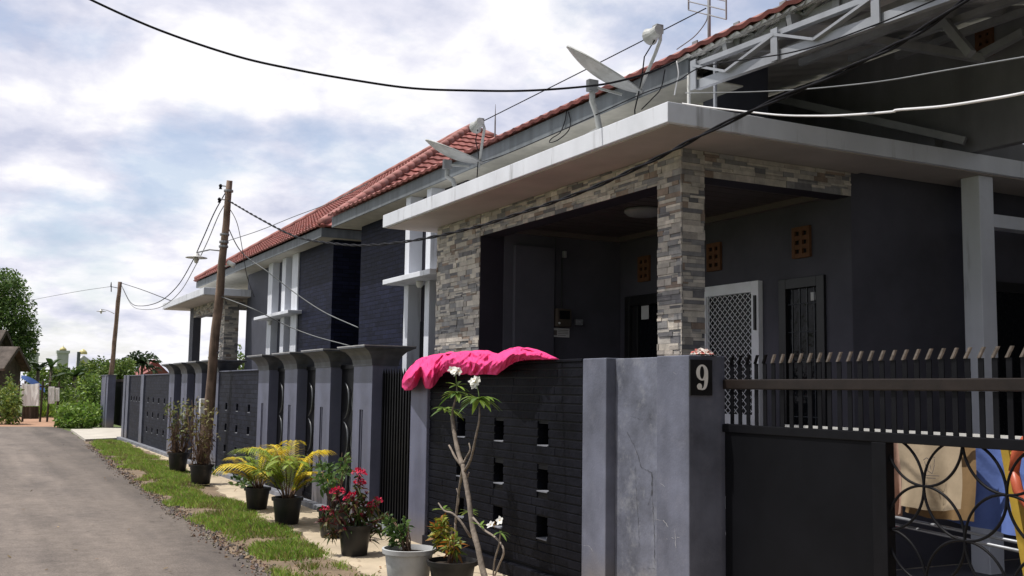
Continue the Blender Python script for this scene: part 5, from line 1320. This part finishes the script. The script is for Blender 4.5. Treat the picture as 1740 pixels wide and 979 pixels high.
# big dark tree at the left edge
def big_tree():
    rg = random.Random(101); Y = 66; t = empty('broadleaf_tree', PY(0, 650, Y), 'large dense dark green tree rising behind the old house at the left edge', 'tree')
    c = PY(-12, 560, Y); blobs = []
    for px, py, rx, rz in [(5, 500, 1.5, 1.2), (28, 530, 1.1, 1.1), (-20, 490, 1.6, 1.3), (38, 560, .95, 1.0), (10, 560, 1.6, 1.3), (44, 590, .7, .8), (-30, 550, 1.8, 1.5), (20, 600, 1.3, 1.1), (15, 478, .9, .7), (52, 575, .5, .6), (-10, 600, 1.4, 1.0), (-60, 520, 1.7, 1.6)]:
        p = PY(px, py, Y + rg.uniform(-1, 1)); blobs.append((p, (rx, 1.2, rz)))
    lf = OMB(); foliage(lf, blobs, 17000, .19, [(.075, .14, .032), (.10, .18, .04), (.14, .23, .05), (.045, .085, .022), (.17, .26, .07)], rg, .45, .3, .45)
    lf.build('crown', M['leaf'], t); mb = MB(); b = Vector((c.x, Y, 0)); mb.tube([b, b + Vector((.1, 0, 1.6)), b + Vector((.25, 0, 3.2)), Vector(blobs[0][0])], [.3, .24, .18, .06], 10)
    for bb in blobs[1:7]: mb.tube([b + Vector((.2, 0, 2.4)), Vector(bb[0])], [.1, .03], 6)
    mb.build('trunk', M['bark'], t, True)
big_tree()
def hut(px0, px1, yr, ye, Y, dy, label):
    """wooden house: ridge runs across the picture, gable end to the right"""
    a = PY(px0, yr, Y); b = PY(px1, yr, Y); e = PY(px1, ye, Y - dy)
    t = empty('wooden_house', ((a.x + b.x) / 2, Y, 0), label, 'house', 'old shingle roofed wooden houses')
    cx = (a.x + b.x) / 2; cy = Y; x0, x1, zr, ze = a.x - cx, b.x - cx, b.z, e.z; Y = 0; t.rotation_euler = (0, 0, R(-32))
    mb = LMB()
    for s in (-1, 1):
        mb.add([(x0, Y, zr), (x1, Y, zr), (x1, Y + s * dy, ze), (x0, Y + s * dy, ze), (x0, Y, zr - .12), (x1, Y, zr - .12), (x1, Y + s * dy, ze - .12), (x0, Y + s * dy, ze - .12)],
               [(0, 1, 2, 3), (4, 7, 6, 5), (2, 6, 7, 3), (1, 5, 6, 2)] if s < 0 else [(3, 2, 1, 0), (5, 6, 7, 4), (3, 7, 6, 2), (2, 6, 5, 1)])
    mb.build('roof', M['shingle'], t)
    mb = LMB(); mb.prism([(Y - dy * .8, 0), (Y + dy * .8, 0), (Y + dy * .8, ze), (Y, zr - .25), (Y - dy * .8, ze)], 'x', x0, x1 - .35); mb.build('wall', M['wood'], t)
    for s in (-1, 1):
        mb = LMB(); mb.bar((x1 + .02, Y, zr - .06), (x1 + .02, Y + s * dy, ze - .06), .05, .16); mb.build('bargeboard', M['wood'], t)
hut(-66, 16, 562, 612, 63, 1.4, 'upper weathered shingle roofed wooden house under the dark tree')
hut(-66, 38, 590, 627, 59, 1.2, 'lower weathered shingle roofed wooden house in front, above the white sheets')
bush(-30, 36, 622, 722, 47, 1500, .16, [(.18, .26, .045), (.14, .21, .04), (.24, .29, .07), (.08, .13, .03)], 'yellow green bush at the left edge in front of the wooden house', 111, depth=1.6, group=None)
# white sheets and blue tarp on a rough fence
t = empty('rough_fence', PY(60, 700, 50), 'rough timber garden fence below the old houses', 'fence')
for px in (28, 38, 68, 80, 96):
    p = PY(px, 715, 50); mb = MB(); mb.tube([(p.x, 50, 0), (p.x + .03, 50, 1.75)], .05, 6); mb.build('post', M['wood'], t)
mb = MB(); mb.bar((PY(20, 700, 50).x, 50, 1.55), (PY(105, 700, 50).x, 50, 1.5), .05, .06); mb.build('rail', M['wood'], t)
def sheet_px(x0, x1, y0, y1, Y, name, m, label, sag=.0):
    mb = OMB()
    def fn(u, v):
        p = PY(lerp(x0, x1, u), lerp(y0, y1, v), Y); p.y += .05 * math.sin(u * 9) * (.3 + v) + .03 * math.sin(u * 21 + 1); p.z -= sag * math.sin(math.pi * u) * (1 - v); return p
    mb.grid(fn, 20, 10); return tag(mb.build(name, m, None, True), label, 'cloth')
sheet_px(37, 67, 651, 690, 49.85, 'hanging_sheet', M['sheetwhite'], 'larger white sheet hanging on the garden fence', .05)
sheet_px(82, 93, 657, 686, 49.85, 'hanging_sheet', M['sheetwhite'], 'narrow white sheet right of the larger one on the garden fence')
sheet_px(94, 101, 659, 682, 49.8, 'hanging_sheet', M['sheetwhite'], 'smallest white sheet at the right end of the garden fence')
sheet_px(40, 66, 691, 712, 49.95, 'fence_board', M['wood'], 'grey boards low on the garden fence below the large sheet')
mb = OMB()
mb.grid(lambda u, v: Vector(PY(lerp(36, 76, u), lerp(638 + 22 * u * u, 643 + 24 * u, v), 52)) + Vector((0, v * -.2, .0)), 14, 5)
tag(mb.build('tarpaulin', M['tarp'], None, True), 'sagging blue tarpaulin above the garden fence', 'tarpaulin')
# vegetation masses
gf = OMB(); rg = random.Random(120)
for _ in range(9000):
    Y = rg.uniform(46, 66); r0 = ray(100, 650); x0 = .052 * Y; x1 = .115 * Y; x = rg.uniform(x0, x1)
    if Y < 56 and x < 4.2 + (Y - 46) * .02: continue
    h = rg.uniform(.25, .75) * (1 + .5 * math.sin(x * 2 + Y)); a_ = rg.uniform(0, 6.28); gf.col = jit(rg.choice([(.19, .31, .045), (.15, .25, .04), (.24, .35, .06), (.10, .17, .03)]), rg, .25)
    leaf(gf, (x, Y, rg.random() * .3), (math.cos(a_) * .5, math.sin(a_) * .5, 1), rv(rg), h, .035, .25, 2)
gf.col = (1, 1, 1); tag(gf.build('tall_grass', M['grass']), 'tall wild grass filling the plot at the end of the street', 'grass', kind='stuff')
bush(104, 172, 678, 734, 43.6, 1700, .17, [(.17, .29, .04), (.13, .22, .035), (.22, .33, .06), (.08, .14, .025)], 'low bright green weedy clump in front of the solitary grey pillar', 131, depth=1.8)
bush(128, 182, 630, 712, 49, 2200, .17, [(.15, .25, .04), (.11, .19, .035), (.2, .3, .055), (.07, .12, .025)], 'leafy green bush left of the solitary grey pillar', 132, depth=1.6)
bush(70, 125, 640, 700, 62, 1500, .22, [(.12, .19, .035), (.09, .15, .03), (.15, .22, .045)], 'pale green shrub mass behind the white sheets', 133, depth=2)
bush(50, 105, 612, 660, 72, 1300, .26, GB, 'green bush left of the banana plants', 134, depth=2)
bush(100, 180, 612, 660, 76, 1700, .28, GB, 'green bush row below the minarets', 135, depth=2.5)
bush(140, 208, 606, 650, 68, 2000, .24, GB, 'taller green bush behind the distant pole', 136, depth=2)
bush(178, 228, 606, 655, 60, 2000, .22, [(.10, .16, .03), (.07, .12, .025), (.14, .20, .05)], 'light green bush behind the far fence panels', 137, depth=2)
bush(196, 226, 604, 640, 80, 900, .26, GB, 'small tree like bush left of the distant palm', 138, depth=2)
bush(385, 425, 578, 640, 38, 700, .16, [(.10, .16, .04), (.14, .2, .05), (.07, .12, .03)], 'light green bush seen through the open far porch', 139, depth=1.2, zlow=.5, group=None)
bush(352, 364, 596, 640, 40, 200, .15, [(.10, .16, .04), (.14, .2, .05)], 'wispy green shrub beside the far stone column', 140, depth=.8, zlow=.5, group=None)
def banana(px, py, Y, label, seed, s=1.):
    rg = random.Random(seed); c = PY(px, py, Y); t = empty('banana_plant', (c.x, Y, 0), label, 'banana plant', 'banana plants at the end of the street')
    mb = MB(); mb.tube([(c.x, Y, 0), (c.x, Y, c.z - .6)], [.14, .09], 8); mb.build('trunk', M['bark'], t, True)
    lf = OMB()
    for k in range(9):
        a = k * 2.4 + rg.uniform(-.3, .3); el = rg.uniform(.3, 1.2); lf.col = jit((.035, .07, .018), rg, .35); leaf(lf, (c.x, Y, c.z - .6), (math.cos(a) * math.cos(el), math.sin(a) * math.cos(el), math.sin(el)), (0, 0, 1), 1.7 * s, .22 * s, .5, 6, .2)
    lf.build('leaves', M['leaf'], t)
banana(66, 612, 66, 'banana plant left of the central minaret', 141, .9); banana(128, 622, 64, 'dark banana plant below the white mosque block', 142, 1.0); banana(88, 608, 70, 'banana plant just below the central minaret', 143, .8)
def palm_tree():
    rg = random.Random(151); Y = 85; c = PY(240, 617, Y); t = empty('palm_tree', (c.x, Y, 0), 'small dark palm tree on the skyline left of the red roof', 'tree')
    mb = MB(); mb.tube([(c.x, Y, 0), (c.x + .1, Y, c.z)], [.14, .09], 8); mb.build('trunk', M['twig'], t, True); lf = OMB()
    for k in range(40):
        a = k * 2.4; el = rg.uniform(-.2, 1.3); d_ = Vector((math.cos(a) * math.cos(el), math.sin(a) * math.cos(el), math.sin(el)))
        for q in range(8):
            lf.col = jit((.03, .055, .02), rg, .3); f = q / 8; leaf(lf, c + d_ * 1.5 * f - Vector((0, 0, .6 * f * f)), d_ + rv(rg) * .6, rv(rg), .6, .085, .6, 2)
    lf.build('crown', M['leaf'], t)
palm_tree()
def red_house():
    Y = 92; a, b = PY(240, 632, Y), PY(284, 632, Y); ap_ = PY(262, 611, Y); t = empty('distant_house', ((a.x + b.x) / 2, Y, 0), 'distant pale house with red gabled roofs above the far fence', 'house')
    mb = MB(); mb.prism([(a.x, 0), (b.x, 0), (b.x, a.z - .3), (a.x, a.z - .3)], 'y', Y, Y + 4); mb.build('wall', M['mosque'], t)
    mb = MB(); mb.prism([(a.x - .3, a.z - .35), (b.x + .4, a.z - .35), (ap_.x, ap_.z)], 'y', Y - .4, Y + 4.4); mb.build('roof', M['tile'], t)
    c = PY(285, 638, Y - 3); q = PY(268, 623, Y - 3); mb = MB(); mb.prism([(q.x - 1.2, c.z), (c.x + .4, c.z), (q.x, q.z)], 'y', Y - 3, Y - .5); mb.build('porch_roof', M['tile'], t)
red_house()
def mosque():
    Y = 150; t = empty('mosque', (PY(105, 640, Y).x, Y, 0), 'distant mosque with small golden domes above the bushes', 'mosque')
    for px, yt, yb, w, dm in [(107, 596, 625, 1.35, 1), (57, 600, 625, 1.2, 1)]:
        p = PY(px, yt, Y); mb = MB(); mb.box(p.x - w / 2, p.x + w / 2, Y - w / 2, Y + w / 2, 0, p.z); mb.box(p.x - w * .6, p.x + w * .6, Y - w * .6, Y + w * .6, p.z - .35, p.z - .0); tw = mb.build('minaret', M['mosque'], t)
        mb = MB(); mb.lathe([(w * .3, 0), (w * .34, .12), (w * .24, .34), (.03, .55), (.01, .75)], (p.x, Y, p.z), 14); mb.build('dome', M['gold'], tw, True)
    p, q = PY(137, 604, Y), PY(151, 612, Y); mb = MB(); mb.prism([(p.x - .2, 0), (q.x + .2, 0), (q.x + .2, q.z), (lerp(p.x, q.x, .4), p.z), (p.x - .2, p.z - .6)], 'y', Y, Y + 4); hl = mb.build('prayer_hall', M['mosquewhite'], t)
    p = PY(141, 602, Y + 1); mb = MB(); mb.lathe([(.5, 0), (.55, .15), (.4, .45), (.03, .7)], p, 14); mb.build('dome', M['gold'], hl, True)
    p = PY(134, 598, Y - 1); mb = MB(); mb.box(p.x - .2, p.x + .2, Y - 1.2, Y - .8, 0, p.z); mb.build('pylon', M['fascia'], t)
mosque()

# ------------------------------------------------------------------ light and sky
EL, AZ = R(66), math.atan2(-.9, .43)
sdir = Vector((math.sin(AZ) * math.cos(EL), math.cos(AZ) * math.cos(EL), math.sin(EL)))
sun = bpy.data.lights.new('sun', 'SUN'); sun.energy = 4.8; sun.angle = R(.53); sun.color = (1, .95, .87)
so_ = bpy.data.objects.new('sun', sun); COL.objects.link(so_); so_.rotation_euler = (-sdir).to_track_quat('-Z', 'Y').to_euler()

world = bpy.data.worlds.new('World'); scene.world = world; world.use_nodes = True
nt = world.node_tree; N = nt.nodes.new; L = nt.links.new
bg = nt.nodes['Background']; out = nt.nodes['World Output']
sky = N('ShaderNodeTexSky'); sky.sky_type = 'NISHITA'; sky.sun_disc = False; sky.sun_elevation = EL; sky.sun_rotation = AZ; sky.dust_density = 1.5
L(sky.outputs['Color'], bg.inputs['Color']); bg.inputs['Strength'].default_value = .15
tc = N('ShaderNodeTexCoord'); sp = N('ShaderNodeSeparateXYZ'); L(tc.outputs['Generated'], sp.inputs['Vector'])
# clouds lie on a flat layer: divide by height above the horizon
zz = N('ShaderNodeMath'); zz.operation = 'MAXIMUM'; L(sp.outputs['Z'], zz.inputs[0]); zz.inputs[1].default_value = 0
za = N('ShaderNodeMath'); za.operation = 'ADD'; L(zz.outputs[0], za.inputs[0]); za.inputs[1].default_value = .32
vd = N('ShaderNodeVectorMath'); vd.operation = 'DIVIDE'; L(tc.outputs['Generated'], vd.inputs[0])
cb = N('ShaderNodeCombineXYZ'); [L(za.outputs[0], cb.inputs[k]) for k in range(3)]; L(cb.outputs['Vector'], vd.inputs[1])
n1 = N('ShaderNodeTexNoise'); n1.inputs['Scale'].default_value = 2.6; n1.inputs['Detail'].default_value = 10; n1.inputs['Roughness'].default_value = .58; n1.inputs['Distortion'].default_value = .1
mp = N('ShaderNodeMapping'); mp.inputs['Location'].default_value = (2.3, 1.1, .4); L(vd.outputs['Vector'], mp.inputs['Vector']); L(mp.outputs['Vector'], n1.inputs['Vector'])
cr = N('ShaderNodeValToRGB'); L(n1.outputs['Fac'], cr.inputs['Fac'])
cr.color_ramp.elements[0].position = .36; cr.color_ramp.elements[0].color = (.42, .42, .42, 1); cr.color_ramp.elements[1].position = .50; cr.color_ramp.elements[1].color = (1, 1, 1, 1)
n2 = N('ShaderNodeTexNoise'); n2.inputs['Scale'].default_value = 4.6; n2.inputs['Detail'].default_value = 10; n2.inputs['Roughness'].default_value = .56; n2.inputs['Distortion'].default_value = .12
mp2 = N('ShaderNodeMapping'); mp2.inputs['Location'].default_value = (7.7, 3.2, 1.4); L(vd.outputs['Vector'], mp2.inputs['Vector']); L(mp2.outputs['Vector'], n2.inputs['Vector'])
c2 = N('ShaderNodeValToRGB'); L(n2.outputs['Fac'], c2.inputs['Fac'])
e0, e1 = c2.color_ramp.elements[0], c2.color_ramp.elements[1]
e0.position = .33; e0.color = (.62, .65, .80, 1); e1.position = .545; e1.color = (1.02, 1.01, 1.04, 1)
em = c2.color_ramp.elements.new(.47); em.color = (.86, .86, .96, 1)
# clouds are bright over the road ahead and dimmed, unseen, behind the camera to deepen the shade
dt = N('ShaderNodeVectorMath'); dt.operation = 'DOT_PRODUCT'; L(tc.outputs['Generated'], dt.inputs[0]); dt.inputs[1].default_value = (-.35, .85, .4)
md = N('ShaderNodeMapRange'); md.inputs['From Min'].default_value = -.35; md.inputs['From Max'].default_value = .55; md.inputs['To Min'].default_value = .32; md.inputs['To Max'].default_value = 1.0
L(dt.outputs['Value'], md.inputs['Value'])
bg2 = N('ShaderNodeBackground'); L(c2.outputs['Color'], bg2.inputs['Color']); L(md.outputs['Result'], bg2.inputs['Strength'])
ms = N('ShaderNodeMixShader'); L(cr.outputs['Color'], ms.inputs['Fac']); L(bg.outputs['Background'], ms.inputs[1]); L(bg2.outputs['Background'], ms.inputs[2])
L(ms.outputs['Shader'], out.inputs['Surface'])

# ------------------------------------------------------------------ camera and render settings
cd = bpy.data.cameras.new('camera'); cam = bpy.data.objects.new('camera', cd); COL.objects.link(cam)
m4 = Matrix(CAM).to_4x4(); m4.translation = EYE; cam.matrix_world = m4
cd.sensor_width = 36; cd.lens = FOC / 1740 * 36; cd.clip_start = .05; cd.clip_end = 2000
scene.camera = cam
scene.view_settings.view_transform = 'Standard'; scene.view_settings.look = 'None'; scene.view_settings.exposure = 0
scene.cycles.use_denoising = True
scene.cycles.max_bounces = 8
